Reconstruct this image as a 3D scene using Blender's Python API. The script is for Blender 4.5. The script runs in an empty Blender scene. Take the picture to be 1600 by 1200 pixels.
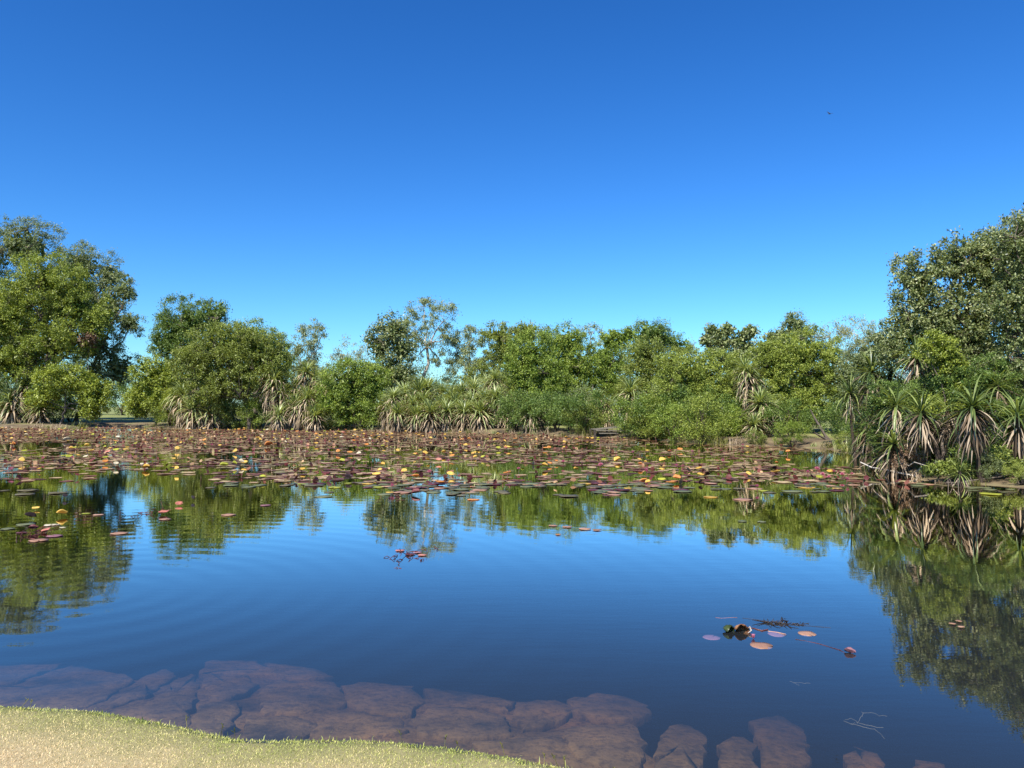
import bpy, math, random
import numpy as np
from mathutils import Vector, Matrix

random.seed(7); rng = np.random.default_rng(7)
S = bpy.context.scene
COL = S.collection

# ------------------------------------------------------------------ camera
CAMZ = 2.0; FPX = 1200.0; HOR = 635.0
PITCH = math.atan((HOR - 600) / FPX)
cam = bpy.data.objects.new('camera', bpy.data.cameras.new('camera')); COL.objects.link(cam)
cam.location = (0, 0, CAMZ); cam.rotation_euler = (math.pi/2 + PITCH, 0, 0)
cam.data.sensor_width = 36; cam.data.lens = 36*FPX/1600; cam.data.clip_start = .05; cam.data.clip_end = 3000
S.camera = cam
# ------------------------------------------------------------------ sky and sun
SUN_EL = math.radians(50); SUN_AZ = math.radians(210)      # azimuth clockwise from +Y (view direction)
world = bpy.data.worlds.new('World'); S.world = world; world.use_nodes = True
nt = world.node_tree; nt.nodes.clear()
sky = nt.nodes.new('ShaderNodeTexSky'); sky.sky_type = 'NISHITA'; sky.sun_disc = False
sky.sun_elevation = SUN_EL; sky.sun_rotation = SUN_AZ
sky.altitude = 0; sky.air_density = 1.0; sky.dust_density = 0.3; sky.ozone_density = 3.0
gam = nt.nodes.new('ShaderNodeGamma'); gam.inputs[1].default_value = 1.25
hs = nt.nodes.new('ShaderNodeHueSaturation'); hs.inputs['Saturation'].default_value = 1.18
hs.inputs['Value'].default_value = 1.0
tint = nt.nodes.new('ShaderNodeVectorMath'); tint.operation = 'MULTIPLY'; tint.inputs[1].default_value = (.45, .73, .97)   # clear deep tropical blue
bg = nt.nodes.new('ShaderNodeBackground'); bg.inputs[1].default_value = 0.073
wo = nt.nodes.new('ShaderNodeOutputWorld')
nt.links.new(sky.outputs[0], gam.inputs[0]); nt.links.new(gam.outputs[0], hs.inputs['Color'])
nt.links.new(hs.outputs[0], tint.inputs[0]); nt.links.new(tint.outputs[0], bg.inputs[0]); nt.links.new(bg.outputs[0], wo.inputs[0])
sl = bpy.data.lights.new('sun', 'SUN'); sl.energy = 5.0; sl.angle = math.radians(.53); sl.color = (1, .95, .86)
so = bpy.data.objects.new('sun', sl); COL.objects.link(so)
tosun = Vector((math.sin(SUN_AZ)*math.cos(SUN_EL), math.cos(SUN_AZ)*math.cos(SUN_EL), math.sin(SUN_EL)))
so.rotation_euler = tosun.to_track_quat('Z', 'Y').to_euler(); so.location = (-20, -20, 40)
S.view_settings.view_transform = 'Standard'; S.view_settings.look = 'None'
S.view_settings.exposure = 0.8; S.view_settings.gamma = 1; S.view_settings.use_curve_mapping = False
S.render.engine = 'CYCLES'
S.cycles.max_bounces = 8; S.cycles.transparent_max_bounces = 12; S.cycles.caustics_reflective = False

# ------------------------------------------------------------------ picture -> place
def W(px, py, Y):
    """world point seen at photo pixel (px,py) at distance Y along the view"""
    a = (px-800)/FPX; b = (600-py)/FPX
    d = (a, math.cos(PITCH)-b*math.sin(PITCH), math.sin(PITCH)+b*math.cos(PITCH))
    k = Y/d[1]
    return np.array((d[0]*k, Y, CAMZ+d[2]*k))
def G(px, py, z=0.0):
    a = (px-800)/FPX; b = (600-py)/FPX
    d = (a, math.cos(PITCH)-b*math.sin(PITCH), math.sin(PITCH)+b*math.cos(PITCH))
    k = (z-CAMZ)/d[2]
    return np.array((d[0]*k, d[1]*k, z))
def proj(x, y, z):
    f = y*math.cos(PITCH)+(z-CAMZ)*math.sin(PITCH); u = -y*math.sin(PITCH)+(z-CAMZ)*math.cos(PITCH)
    return 800+FPX*x/f, 600-FPX*u/f
def gx(px, Y): return (px-800)/FPX*Y

# ------------------------------------------------------------------ helpers
TRI = [0]
def mk(name, V, F, mat=None, parent=None, smooth=False, mats=None, midx=None, attr=None, data_only=False):
    V = np.asarray(V, dtype=np.float32).reshape(-1, 3)
    me = bpy.data.meshes.new(name)
    if isinstance(F, np.ndarray) and F.ndim == 2:
        n, k = F.shape
        me.vertices.add(len(V)); me.vertices.foreach_set('co', V.ravel())
        me.loops.add(n*k); me.loops.foreach_set('vertex_index', F.astype(np.int32).ravel())
        me.polygons.add(n); me.polygons.foreach_set('loop_start', np.arange(0, n*k, k, dtype=np.int32))
        me.polygons.foreach_set('loop_total', np.full(n, k, dtype=np.int32))
        me.update(calc_edges=True); TRI[0] += n*(k-2)
    else:
        me.from_pydata([tuple(map(float, v)) for v in V], [], [tuple(int(i) for i in f) for f in F]); me.update()
        TRI[0] += sum(len(f)-2 for f in F)
    if smooth: me.polygons.foreach_set('use_smooth', np.ones(len(me.polygons), dtype=bool))
    if mats:
        for m in mats: me.materials.append(m)
        if midx is not None: me.polygons.foreach_set('material_index', np.asarray(midx, dtype=np.int32))
    elif mat: me.materials.append(mat)
    if attr is not None:
        for an, av in attr.items():
            at = me.attributes.new(an, 'FLOAT', 'POINT'); at.data.foreach_set('value', np.asarray(av, dtype=np.float32))
    if data_only: return me
    o = bpy.data.objects.new(name, me); COL.objects.link(o)
    if parent: o.parent = parent
    return o
def ob(name, me, parent=None, loc=None, rot=None, scale=None):
    o = bpy.data.objects.new(name, me); COL.objects.link(o)
    if parent: o.parent = parent
    if loc is not None: o.location = tuple(float(c) for c in loc)
    if rot is not None: o.rotation_euler = rot
    if scale is not None: o.scale = (scale,)*3 if np.isscalar(scale) else scale
    return o
def tag(o, label=None, cat=None, group=None, kind=None):
    if label: o['label'] = label
    if cat: o['category'] = cat
    if group: o['group'] = group
    if kind: o['kind'] = kind
    return o
def thing(name, loc, label, cat, group=None, rz=0, sc=1):
    o = bpy.data.objects.new(name, None); COL.objects.link(o); o.empty_display_size = .2
    o.location = tuple(float(c) for c in loc); o.rotation_euler = (0, 0, rz); o.scale = (sc, sc, sc)
    return tag(o, label, cat, group)

class Tubes:
    def __init__(s): s.V = []; s.F = []; s.n = 0
    def add(s, P, R, k=6):
        P = np.asarray(P, float); R = np.asarray(R, float); m = len(P)
        T = np.gradient(P, axis=0); T /= (np.linalg.norm(T, axis=1, keepdims=True)+1e-9)
        up = np.array((0, 0, 1.)) if abs(T[0][2]) < .9 else np.array((1., 0, 0))
        A = np.cross(T, up); A /= (np.linalg.norm(A, axis=1, keepdims=True)+1e-9); B = np.cross(T, A)
        th = np.arange(k)*2*math.pi/k
        ring = P[:, None]+R[:, None, None]*(A[:, None]*np.cos(th)[None, :, None]+B[:, None]*np.sin(th)[None, :, None])
        s.V.append(ring.reshape(-1, 3)); i = np.arange(m-1)[:, None]*k; j = np.arange(k)[None]; j2 = (j+1) % k
        s.F.append(np.stack([i+j, i+j2, i+k+j2, i+k+j], -1).reshape(-1, 4)+s.n); s.n += m*k
    def build(s, name, mat, parent=None, data_only=False):
        if not s.V: return None
        return mk(name, np.concatenate(s.V), np.concatenate(s.F), mat, parent, True, data_only=data_only)
def curve(a, b, n=5, wob=.08, sag=0, r=None):
    r = r or rng
    a = np.asarray(a, float); b = np.asarray(b, float); t = np.linspace(0, 1, n)[:, None]
    L = np.linalg.norm(b-a); P = a+(b-a)*t
    w = r.normal(0, wob*L, (n, 3)); w[0] = 0; w[-1] = 0
    return P+w*np.sin(np.pi*t)+np.array((0, 0, 1.))*sag*L*np.sin(np.pi*t)

# ------------------------------------------------------------------ materials
def newmat(name):
    m = bpy.data.materials.new(name); m.use_nodes = True; t = m.node_tree; t.nodes.clear()
    out = t.nodes.new('ShaderNodeOutputMaterial'); return m, t, out
def N(t, typ, **kw):
    n = t.nodes.new(typ)
    for k, v in kw.items():
        if k.startswith('i_'): n.inputs[k[2:].replace('_', ' ')].default_value = v
        else: setattr(n, k, v)
    return n
def ramp(t, stops, fac, interp='LINEAR'):
    r = t.nodes.new('ShaderNodeValToRGB'); r.color_ramp.interpolation = interp
    e = r.color_ramp.elements
    while len(e) < len(stops): e.new(.5)
    for i, (p, c) in enumerate(stops): e[i].position = p; e[i].color = (*c, 1)
    t.links.new(fac, r.inputs[0]); return r.outputs[0]
def mixc(t, fac, a, b, mode='MIX'):
    m = t.nodes.new('ShaderNodeMix'); m.data_type = 'RGBA'; m.blend_type = mode
    for sock, v in ((m.inputs['Factor'], fac), (m.inputs['A'], a), (m.inputs['B'], b)):
        sock = [q for q in m.inputs if q.name == sock.name and (q.type == 'RGBA' or sock.name == 'Factor' and q.type == 'VALUE')][0]
        if isinstance(v, (int, float)): sock.default_value = v
        elif isinstance(v, tuple): sock.default_value = (*v, 1)
        else: t.links.new(v, sock)
    return [q for q in m.outputs if q.type == 'RGBA'][0]
def noise(t, scale, detail=3, vec=None, rough=.55):
    n = N(t, 'ShaderNodeTexNoise'); n.inputs['Scale'].default_value = scale; n.inputs['Detail'].default_value = detail
    n.inputs['Roughness'].default_value = rough
    if vec is None:
        g = N(t, 'ShaderNodeNewGeometry'); vec = g.outputs['Position']
    t.links.new(vec, n.inputs['Vector']); return n.outputs['Fac']
def leafmat(name, cols, trans=.33, rough=.45, spec=.35, var=1.2, dead=None, nscale=.5, perobj=False):
    """cols: dark, mid, light leaf colours picked per leaf; slow noise shifts whole sprays"""
    if 'pandanus' not in name and name != 'leaf_dead': cols = [(r*.87, g_*.92, b_*(.8 if ('grey' in name or 'gum' in name or 'pale' in name or 'glossy' in name) else .58)) for r, g_, b_ in cols]
    m, t, out = newmat(name); g = N(t, 'ShaderNodeNewGeometry')
    n = noise(t, nscale, 3)
    a = N(t, 'ShaderNodeMath', operation='MULTIPLY_ADD'); t.links.new(n, a.inputs[0]); a.inputs[1].default_value = var; a.inputs[2].default_value = -.5*var
    b = N(t, 'ShaderNodeMath', operation='ADD'); 
    t.links.new(N(t, 'ShaderNodeObjectInfo').outputs['Random'] if perobj else g.outputs['Random Per Island'], b.inputs[0]); t.links.new(a.outputs[0], b.inputs[1])
    b.use_clamp = True
    st = [(0, cols[0]), (.5, cols[1]), (1, cols[2])]
    if dead: st = [(0, cols[0]), (.5, cols[1]), (.985, cols[2]), (1.0, dead)]
    c = ramp(t, st, b.outputs[0])
    p = N(t, 'ShaderNodeBsdfPrincipled'); t.links.new(c, p.inputs['Base Color'])
    p.inputs['Roughness'].default_value = rough; p.inputs['Specular IOR Level'].default_value = spec
    tr = N(t, 'ShaderNodeBsdfTranslucent')
    tc = mixc(t, 1.0, c, (1.15, 1.1, .45), 'MULTIPLY'); t.links.new(tc, tr.inputs['Color'])
    mx = N(t, 'ShaderNodeMixShader'); mx.inputs[0].default_value = trans
    t.links.new(p.outputs[0], mx.inputs[1]); t.links.new(tr.outputs[0], mx.inputs[2]); t.links.new(mx.outputs[0], out.inputs[0])
    return m
def plain(name, c1, c2, scale=6, rough=.8, bump=0, spec=.3, stretch=None, trans=0):
    m, t, out = newmat(name); vec = None
    tc = N(t, 'ShaderNodeTexCoord'); vec = tc.outputs['Object']
    if stretch:
        mp = N(t, 'ShaderNodeMapping'); mp.inputs['Scale'].default_value = stretch; t.links.new(vec, mp.inputs[0]); vec = mp.outputs[0]
    n = noise(t, scale, 5, vec); c = ramp(t, [(.3, c1), (.7, c2)], n)
    p = N(t, 'ShaderNodeBsdfPrincipled'); t.links.new(c, p.inputs['Base Color']); p.inputs['Roughness'].default_value = rough
    p.inputs['Specular IOR Level'].default_value = spec
    if bump:
        bm = N(t, 'ShaderNodeBump'); bm.inputs['Distance'].default_value = bump; t.links.new(n, bm.inputs['Height']); t.links.new(bm.outputs[0], p.inputs['Normal'])
    if trans:
        tr = N(t, 'ShaderNodeBsdfTranslucent'); t.links.new(c, tr.inputs[0]); mx = N(t, 'ShaderNodeMixShader'); mx.inputs[0].default_value = trans
        t.links.new(p.outputs[0], mx.inputs[1]); t.links.new(tr.outputs[0], mx.inputs[2]); t.links.new(mx.outputs[0], out.inputs[0])
    else: t.links.new(p.outputs[0], out.inputs[0])
    return m
M = {}
M['mangrove'] = leafmat('leaf_yellow_green', [(.11, .14, .035), (.25, .30, .075), (.44, .47, .14)])
M['lime'] = leafmat('leaf_lime', [(.13, .17, .03), (.29, .33, .07), (.47, .50, .14)])
M['bright'] = leafmat('leaf_bright_green', [(.09, .14, .03), (.22, .295, .065), (.40, .46, .13)])
M['green'] = leafmat('leaf_deep_green', [(.06, .11, .035), (.14, .205, .065), (.27, .34, .12)])
M['mel'] = leafmat('leaf_grey_green', [(.09, .12, .055), (.21, .25, .115), (.38, .40, .21)])
M['gum'] = leafmat('leaf_olive_gum', [(.11, .13, .06), (.25, .28, .13), (.43, .45, .25)])
M['olive'] = leafmat('leaf_olive', [(.10, .125, .035), (.22, .26, .075), (.38, .40, .14)])
M['pale'] = leafmat('leaf_pale', [(.2, .2, .1), (.34, .33, .17), (.48, .45, .26)])
M['big'] = leafmat('leaf_glossy', [(.06, .085, .03), (.19, .23, .085), (.50, .50, .27)], rough=.42, spec=.4, trans=.35, var=.7)
M['dead'] = leafmat('leaf_dead', [(.09, .05, .03), (.19, .11, .06), (.33, .21, .12)], trans=.15)
M['pand'] = leafmat('pandanus_green', [(.13, .17, .06), (.30, .36, .13), (.50, .54, .24)], trans=.3, rough=.35, spec=.5, nscale=.8)
M['skirt'] = leafmat('pandanus_dead', [(.12, .09, .055), (.36, .27, .18), (.66, .52, .36)], trans=.15, rough=.7, spec=.15)
M['pand_near'] = leafmat('pandanus_green_near', [(.05, .085, .03), (.13, .18, .055), (.34, .40, .12)], trans=.35, rough=.35, spec=.5, nscale=1.6, perobj=True, var=.5)
M['skirt_near'] = leafmat('pandanus_dead_near', [(.04, .028, .018), (.16, .115, .075), (.50, .40, .29)], trans=.15, rough=.7, spec=.15, perobj=True, var=.5)
M['reed'] = leafmat('reed', [(.06, .07, .02), (.16, .16, .05), (.33, .28, .12)], trans=.2)
M['bark'] = plain('bark_grey', (.06, .045, .035), (.20, .16, .125), 8, .9, .02, stretch=(1, 1, .3))
M['darkbark'] = plain('bark_dark', (.025, .018, .013), (.08, .058, .042), 8, .9, .02, stretch=(1, 1, .3))
M['palebark'] = plain('bark_pale', (.30, .26, .21), (.55, .50, .43), 6, .8, .01, stretch=(1, 1, .3))
M['wood'] = plain('weathered_wood', (.10, .085, .065), (.26, .23, .18), 10, .8, .004, stretch=(1, 8, 8))
M['darkwood'] = plain('dark_wood', (.03, .025, .02), (.09, .07, .05), 10, .8, .004)
M['steelgrey'] = plain('grey_paint', (.30, .32, .34), (.42, .44, .46), 4, .6)
M['bird'] = plain('bird_feather', (.012, .010, .010), (.03, .028, .026), 20, .7)

# ------------------------------------------------------------------ shoreline of the pond (world xy), lawn side first
LAWN_Z = .26
edge_px = [(-330, 1110), (-200, 1104), (-100, 1100), (0, 1104), (100, 1109), (150, 1112), (200, 1120), (250, 1130), (300, 1140), (370, 1156),
           (430, 1158), (500, 1157), (560, 1157), (640, 1163), (720, 1172), (800, 1184), (890, 1202), (960, 1222), (1040, 1255)]
near = [G(x, y, LAWN_Z)[:2] for x, y in edge_px]
near = [p+np.array((0.01, .10)) for p in near]
near = [np.array((-30, 9.)), np.array((-16, 7.0)), np.array((-8, 5.6))] + near + [np.array((1.6, 3.0)), np.array((3.5, 1.4)), np.array((8, -1.)), np.array((16, -3.))]
right = [np.array(p, float) for p in ((24, 0), (21, 8), (15.5, 14.5), (13.0, 17.8))]
right += [G(x, y)[:2] for x, y in ((1560, 760), (1500, 757), (1440, 752), (1385, 738), (1345, 715), (1300, 703), (1240, 698), (1150, 696), (1050, 690), (1000, 685),
          (900, 682), (800, 678), (700, 676), (600, 674), (500, 672), (400, 671), (300, 670), (228, 669), (224, 667), (180, 666), (132, 667), (120, 670), (60, 669), (0, 669), (-80, 669), (-200, 672))]
left = [np.array(p, float) for p in ((-62, 55), (-60, 35), (-45, 18))]
POLY = np.array(near+right+left)
def sdf(x, y):
    """signed distance to the shoreline: negative in the water"""
    x = np.asarray(x, float).ravel(); y = np.asarray(y, float).ravel()
    best = np.full(x.shape, 1e9); inside = np.zeros(x.shape, bool); n = len(POLY)
    for i in range(n):
        a = POLY[i]; b = POLY[(i+1) % n]; e = b-a
        t = np.clip(((x-a[0])*e[0]+(y-a[1])*e[1])/(e@e), 0, 1)
        best = np.minimum(best, np.hypot(x-a[0]-t*e[0], y-a[1]-t*e[1]))
        c = ((a[1] > y) != (b[1] > y)) & (x < (b[0]-a[0])*(y-a[1])/(b[1]-a[1]+1e-12)+a[0]); inside ^= c
    return np.where(inside, -best, best)
def ss(a, b, v): t = np.clip((v-a)/(b-a), 0, 1); return t*t*(3-2*t)
def wn(x, y, f, seed=0):
    return (np.sin(x*f+seed)*np.cos(y*f*1.13+seed*2.1)+.5*np.sin(x*f*2.3+y*f*1.7+seed)+.5*np.cos(y*f*2.9-x*f*1.1+seed*.7))/2
def height(x, y, d=None):
    if d is None: d = sdf(x, y)
    nearm = ss(12, 8, y)                       # 1 on the lawn side
    jit = .25*wn(x, y, .9)*(1-nearm)
    bank_far = (.32-.14*ss(38, 30, y))*ss(0, 1.8, d+jit*np.clip(d, 0, 1))+.25*ss(2, 14, d)+.06*wn(x, y, .6, 3)*ss(1, 4, d)
    bank_near = LAWN_Z*ss(-.02, .10, d)+.05*ss(.2, 3, d)+.008*wn(x, y, 2.1, 2)*ss(.1, .5, d)
    up = bank_far*(1-nearm)+bank_near*nearm
    dd = -d
    wsh = 2.15-1.25*ss(.3, 1.3, x)+.12*wn(x, y, 3.1, 5)          # width of the shallow shelf
    bed_near = -.07*ss(0, .06, dd)-.12*np.clip(dd, 0, 2.2)-.015-.035*ss(-.2, .5, wn(x, y, 4.3, 9))-1.2*ss(0, 1.3, dd-wsh)
    bed_far = -.9*ss(0, 3.0, dd)-.6*ss(2, 8, dd)
    dn = bed_far*(1-nearm)+bed_near*nearm+.02*wn(x, y, 3, 1)*ss(.1, .6, dd)
    return np.where(d > 0, up, dn)

# ------------------------------------------------------------------ ground, lawn, pond bed from one grid
def axis(parts):
    out = []
    for a, b, s in parts: out += list(np.arange(a, b-1e-6, s))
    return np.array(out+[parts[-1][1]])
ax = axis([(-900, -200, 100), (-200, -80, 20), (-80, -6, .8), (-6, 4, .07), (4, 26, .6), (26, 80, 4), (80, 200, 20), (200, 900, 100)])
ay = axis([(-60, -10, 10), (-10, 2.4, .6), (2.4, 6.2, .06), (6.2, 30, .5), (30, 80, .6), (80, 120, 4), (120, 240, 20), (240, 1500, 140)])
X, Y = np.meshgrid(ax, ay); D = sdf(X, Y).reshape(X.shape); Z = height(X.ravel(), Y.ravel(), D.ravel()).reshape(X.shape)
nx = len(ax); ny = len(ay)
idx = np.arange(nx*ny).reshape(ny, nx)
Q = np.stack([idx[:-1, :-1], idx[:-1, 1:], idx[1:, 1:], idx[1:, :-1]], -1).reshape(-1, 4)
VV = np.stack([X.ravel(), Y.ravel(), Z.ravel()], 1)
cd = D.ravel()[Q].mean(1); cy = VV[Q][:, :, 1].mean(1)
def sub(name, sel, mat, label=None):
    q = Q[sel]; u, inv = np.unique(q.ravel(), return_inverse=True)
    o = mk(name, VV[u], inv.reshape(-1, 4), mat, smooth=True, attr={'shore': D.ravel()[u]}); return tag(o, kind='structure')
# lawn soil
def m_lawn():
    m, t, out = newmat('lawn'); at = N(t, 'ShaderNodeAttribute', attribute_name='shore')
    n = noise(t, 3, 4); a = N(t, 'ShaderNodeMath', operation='MULTIPLY_ADD'); t.links.new(n, a.inputs[0]); a.inputs[1].default_value = .7; a.inputs[2].default_value = -.35
    b = N(t, 'ShaderNodeMath', operation='ADD'); t.links.new(at.outputs['Fac'], b.inputs[0]); t.links.new(a.outputs[0], b.inputs[1])
    c = ramp(t, [(.05, (.16, .17, .05)), (.5, (.36, .30, .15)), (.9, (.42, .33, .18))], b.outputs[0])
    n2 = noise(t, 90, 3); c = mixc(t, n2, mixc(t, .5, c, (.12, .08, .05)), c)
    p = N(t, 'ShaderNodeBsdfPrincipled'); p.inputs['Roughness'].default_value = .95; t.links.new(c, p.inputs['Base Color']); t.links.new(p.outputs[0], out.inputs[0]); return m
def m_ground():
    m, t, out = newmat('ground'); n = noise(t, .25, 5); n2 = noise(t, 6, 5)
    c = ramp(t, [(.40, (.18, .24, .045)), (.55, (.26, .28, .07)), (.7, (.28, .22, .11))], n)
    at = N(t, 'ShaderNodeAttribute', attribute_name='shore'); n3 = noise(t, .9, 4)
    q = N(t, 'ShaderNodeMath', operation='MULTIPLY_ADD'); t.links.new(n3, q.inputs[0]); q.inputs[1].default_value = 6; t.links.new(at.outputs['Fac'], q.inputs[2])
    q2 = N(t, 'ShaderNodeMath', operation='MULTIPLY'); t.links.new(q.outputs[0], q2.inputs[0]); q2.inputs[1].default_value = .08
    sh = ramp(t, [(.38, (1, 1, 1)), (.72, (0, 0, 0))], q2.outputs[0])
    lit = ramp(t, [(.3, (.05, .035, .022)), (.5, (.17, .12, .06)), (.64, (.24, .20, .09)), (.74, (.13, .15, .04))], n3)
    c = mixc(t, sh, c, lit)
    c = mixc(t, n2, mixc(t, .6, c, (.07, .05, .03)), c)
    p = N(t, 'ShaderNodeBsdfPrincipled'); p.inputs['Roughness'].default_value = .95; t.links.new(c, p.inputs['Base Color'])
    bm = N(t, 'ShaderNodeBump'); bm.inputs['Distance'].default_value = .05; t.links.new(n2, bm.inputs['Height']); t.links.new(bm.outputs[0], p.inputs['Normal'])
    t.links.new(p.outputs[0], out.inputs[0]); return m
sub('lawn', (cd > -.03) & (cy < 12), m_lawn())
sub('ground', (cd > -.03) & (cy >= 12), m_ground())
bed = sub('pond_bed', cd <= -.03, None)

# ------------------------------------------------------------------ water: closed body, Fresnel mirror over clear brown water
def m_water():
    m, t, out = newmat('water'); g = N(t, 'ShaderNodeNewGeometry')
    def layer(scale_xyz, sc, det, rot=0):
        mp = N(t, 'ShaderNodeMapping'); mp.inputs['Scale'].default_value = scale_xyz; mp.inputs['Rotation'].default_value = (0, 0, rot)
        t.links.new(g.outputs['Position'], mp.inputs[0]); return noise(t, sc, det, mp.outputs[0], .5)
    n1 = layer((.35, 1.6, 1), 2.2, 2, .25); n2 = layer((.25, 1.0, 1), .8, 1, -.35); n3 = layer((.6, 2.2, 1), 7, 2, .1)
    msk = noise(t, .12, 2); mk_ = ramp(t, [(.35, (.25,)*3), (.65, (1, 1, 1))], msk)
    # rings spreading out from a disturbance in the left of the pond
    sp = N(t, 'ShaderNodeMapping'); sp.inputs['Location'].default_value = tuple(-G(120, 930)); t.links.new(g.outputs['Position'], sp.inputs[0])
    wv = N(t, 'ShaderNodeTexWave', wave_type='RINGS', rings_direction='Z'); wv.inputs['Scale'].default_value = .75; wv.inputs['Distortion'].default_value = 1.6
    wv.inputs['Detail'].default_value = 1.5; wv.inputs['Detail Scale'].default_value = .6; t.links.new(sp.outputs[0], wv.inputs[0])
    ln = N(t, 'ShaderNodeVectorMath', operation='LENGTH'); t.links.new(sp.outputs[0], ln.inputs[0])
    fall = N(t, 'ShaderNodeMapRange'); fall.inputs['From Min'].default_value = 1.5; fall.inputs['From Max'].default_value = 13; fall.inputs['To Min'].default_value = 1; fall.inputs['To Max'].default_value = .0
    t.links.new(ln.outputs['Value'], fall.inputs['Value'])
    def mul(a, b):
        q = N(t, 'ShaderNodeMath', operation='MULTIPLY')
        for i, v in enumerate((a, b)):
            if isinstance(v, (int, float)): q.inputs[i].default_value = v
            else: t.links.new(v, q.inputs[i])
        return q.outputs[0]
    def add(a, b): q = N(t, 'ShaderNodeMath', operation='ADD'); t.links.new(a, q.inputs[0]); t.links.new(b, q.inputs[1]); return q.outputs[0]
    h = add(add(mul(n1, 1.0), mul(n2, 1.5)), mul(n3, .42)); h = mul(h, mk_); h = add(h, mul(mul(wv.outputs['Fac'], fall.outputs[0]), .55))
    bm = N(t, 'ShaderNodeBump'); bm.inputs['Distance'].default_value = RIPPLE; bm.inputs['Strength'].default_value = 1; t.links.new(h, bm.inputs['Height'])
    # Schlick reflectance, steepened and raised because the photograph's tones lift the sky's mirror image; two-sided so daylight also reaches the bed
    dt = N(t, 'ShaderNodeVectorMath', operation='DOT_PRODUCT'); t.links.new(bm.outputs[0], dt.inputs[0]); t.links.new(g.outputs['Incoming'], dt.inputs[1])
    def mth(op, a, b=None):
        q = N(t, 'ShaderNodeMath', operation=op)
        for i, v in enumerate((a, b)):
            if v is None: continue
            if isinstance(v, (int, float)): q.inputs[i].default_value = v
            else: t.links.new(v, q.inputs[i])
        return q.outputs[0]
    c_ = mth('ABSOLUTE', dt.outputs['Value']); f_ = mth('ADD', mth('MULTIPLY', mth('POWER', mth('MAXIMUM', mth('SUBTRACT', 1.0, c_), 0.0), 5.0), .98), .02)
    fac = mth('MINIMUM', mth('MULTIPLY', mth('POWER', f_, 1.4), WREF), 1.0)
    gl = N(t, 'ShaderNodeBsdfGlossy'); gl.inputs['Roughness'].default_value = .01; gl.inputs['Color'].default_value = (1, .95, .87, 1); t.links.new(bm.outputs[0], gl.inputs['Normal'])
    tr = N(t, 'ShaderNodeBsdfTransparent'); df = N(t, 'ShaderNodeBsdfDiffuse'); df.inputs['Color'].default_value = (.20, .23, .25, 1)
    tb_ = N(t, 'ShaderNodeMixShader'); tb_.inputs[0].default_value = .075; t.links.new(tr.outputs[0], tb_.inputs[1]); t.links.new(df.outputs[0], tb_.inputs[2])
    mx = N(t, 'ShaderNodeMixShader'); t.links.new(fac, mx.inputs[0]); t.links.new(tb_.outputs[0], mx.inputs[1]); t.links.new(gl.outputs[0], mx.inputs[2])
    t.links.new(mx.outputs[0], out.inputs['Surface'])
    va = N(t, 'ShaderNodeVolumeAbsorption'); va.inputs['Color'].default_value = (.62, .50, .36, 1); va.inputs['Density'].default_value = 2.7
    t.links.new(va.outputs[0], out.inputs['Volume']); return m
RIPPLE = .0010; WREF = 3.0
bx = [(-75, -12), (40, -12), (40, 90), (-75, 90)]
wv_ = [(x, y, 0) for x, y in bx]+[(x, y, -2.6) for x, y in bx]
tag(mk('water', wv_, [(0, 1, 2, 3), (7, 6, 5, 4), (0, 4, 5, 1), (1, 5, 6, 2), (2, 6, 7, 3), (3, 7, 4, 0)], m_water()), kind='structure')

# ------------------------------------------------------------------ submerged stone slabs (children of the bed)
slabs = [[(-60, 1100), (60, 1104), (120, 1106), (148, 1098), (205, 1062), (190, 1052), (110, 1040), (70, 1052), (25, 1072), (-60, 1075)],
         [(-60, 1068), (20, 1066), (60, 1050), (100, 1036), (40, 1038), (-60, 1042)],
         [(162, 1106), (215, 1092), (278, 1056), (262, 1044), (225, 1054), (200, 1078)],
         [(170, 1112), (230, 1122), (295, 1128), (292, 1110), (312, 1070), (300, 1052), (285, 1058), (232, 1096)],
         [(325, 1094), (370, 1088), (400, 1070), (390, 1056), (325, 1050), (318, 1066)],
         [(315, 1050), (400, 1052), (470, 1058), (520, 1056), (490, 1044), (420, 1034), (330, 1030)],
         [(308, 1138), (350, 1148), (372, 1112), (375, 1096), (318, 1100), (302, 1120)],
         [(378, 1152), (470, 1150), (500, 1130), (470, 1118), (420, 1120), (385, 1118)],
         [(415, 1112), (480, 1112), (540, 1096), (520, 1066), (430, 1062), (405, 1082), (400, 1092)],
         [(490, 1150), (560, 1150), (640, 1140), (620, 1122), (560, 1112), (510, 1120)],
         [(555, 1106), (640, 1114), (660, 1090), (640, 1072), (560, 1064), (535, 1070)],
         [(655, 1142), (730, 1150), (800, 1146), (790, 1118), (720, 1104), (680, 1104), (650, 1120)],
         [(670, 1100), (790, 1108), (800, 1096), (720, 1080), (665, 1076)],
         [(815, 1144), (880, 1120), (895, 1104), (870, 1094), (810, 1098), (802, 1120)],
         [(740, 1168), (830, 1182), (895, 1168), (870, 1148), (800, 1154), (735, 1156)],
         [(898, 1112), (960, 1122), (1000, 1118), (1022, 1108), (990, 1092), (930, 1082), (888, 1092)],
         [(900, 1180), (960, 1196), (995, 1198), (1004, 1150), (985, 1130), (930, 1132), (880, 1140)],
         [(1022, 1215), (1095, 1215), (1102, 1155), (1080, 1132), (1048, 1130), (1030, 1165)],
         [(1122, 1215), (1182, 1215), (1180, 1165), (1160, 1150), (1128, 1155)],
         [(1195, 1190), (1262, 1196), (1258, 1140), (1220, 1120), (1170, 1126), (1180, 1150)],
         [(1322, 1220), (1395, 1220), (1368, 1180), (1340, 1168), (1325, 1176)],
         [(1420, 1230), (1510, 1235), (1470, 1190), (1430, 1186)]]
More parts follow.
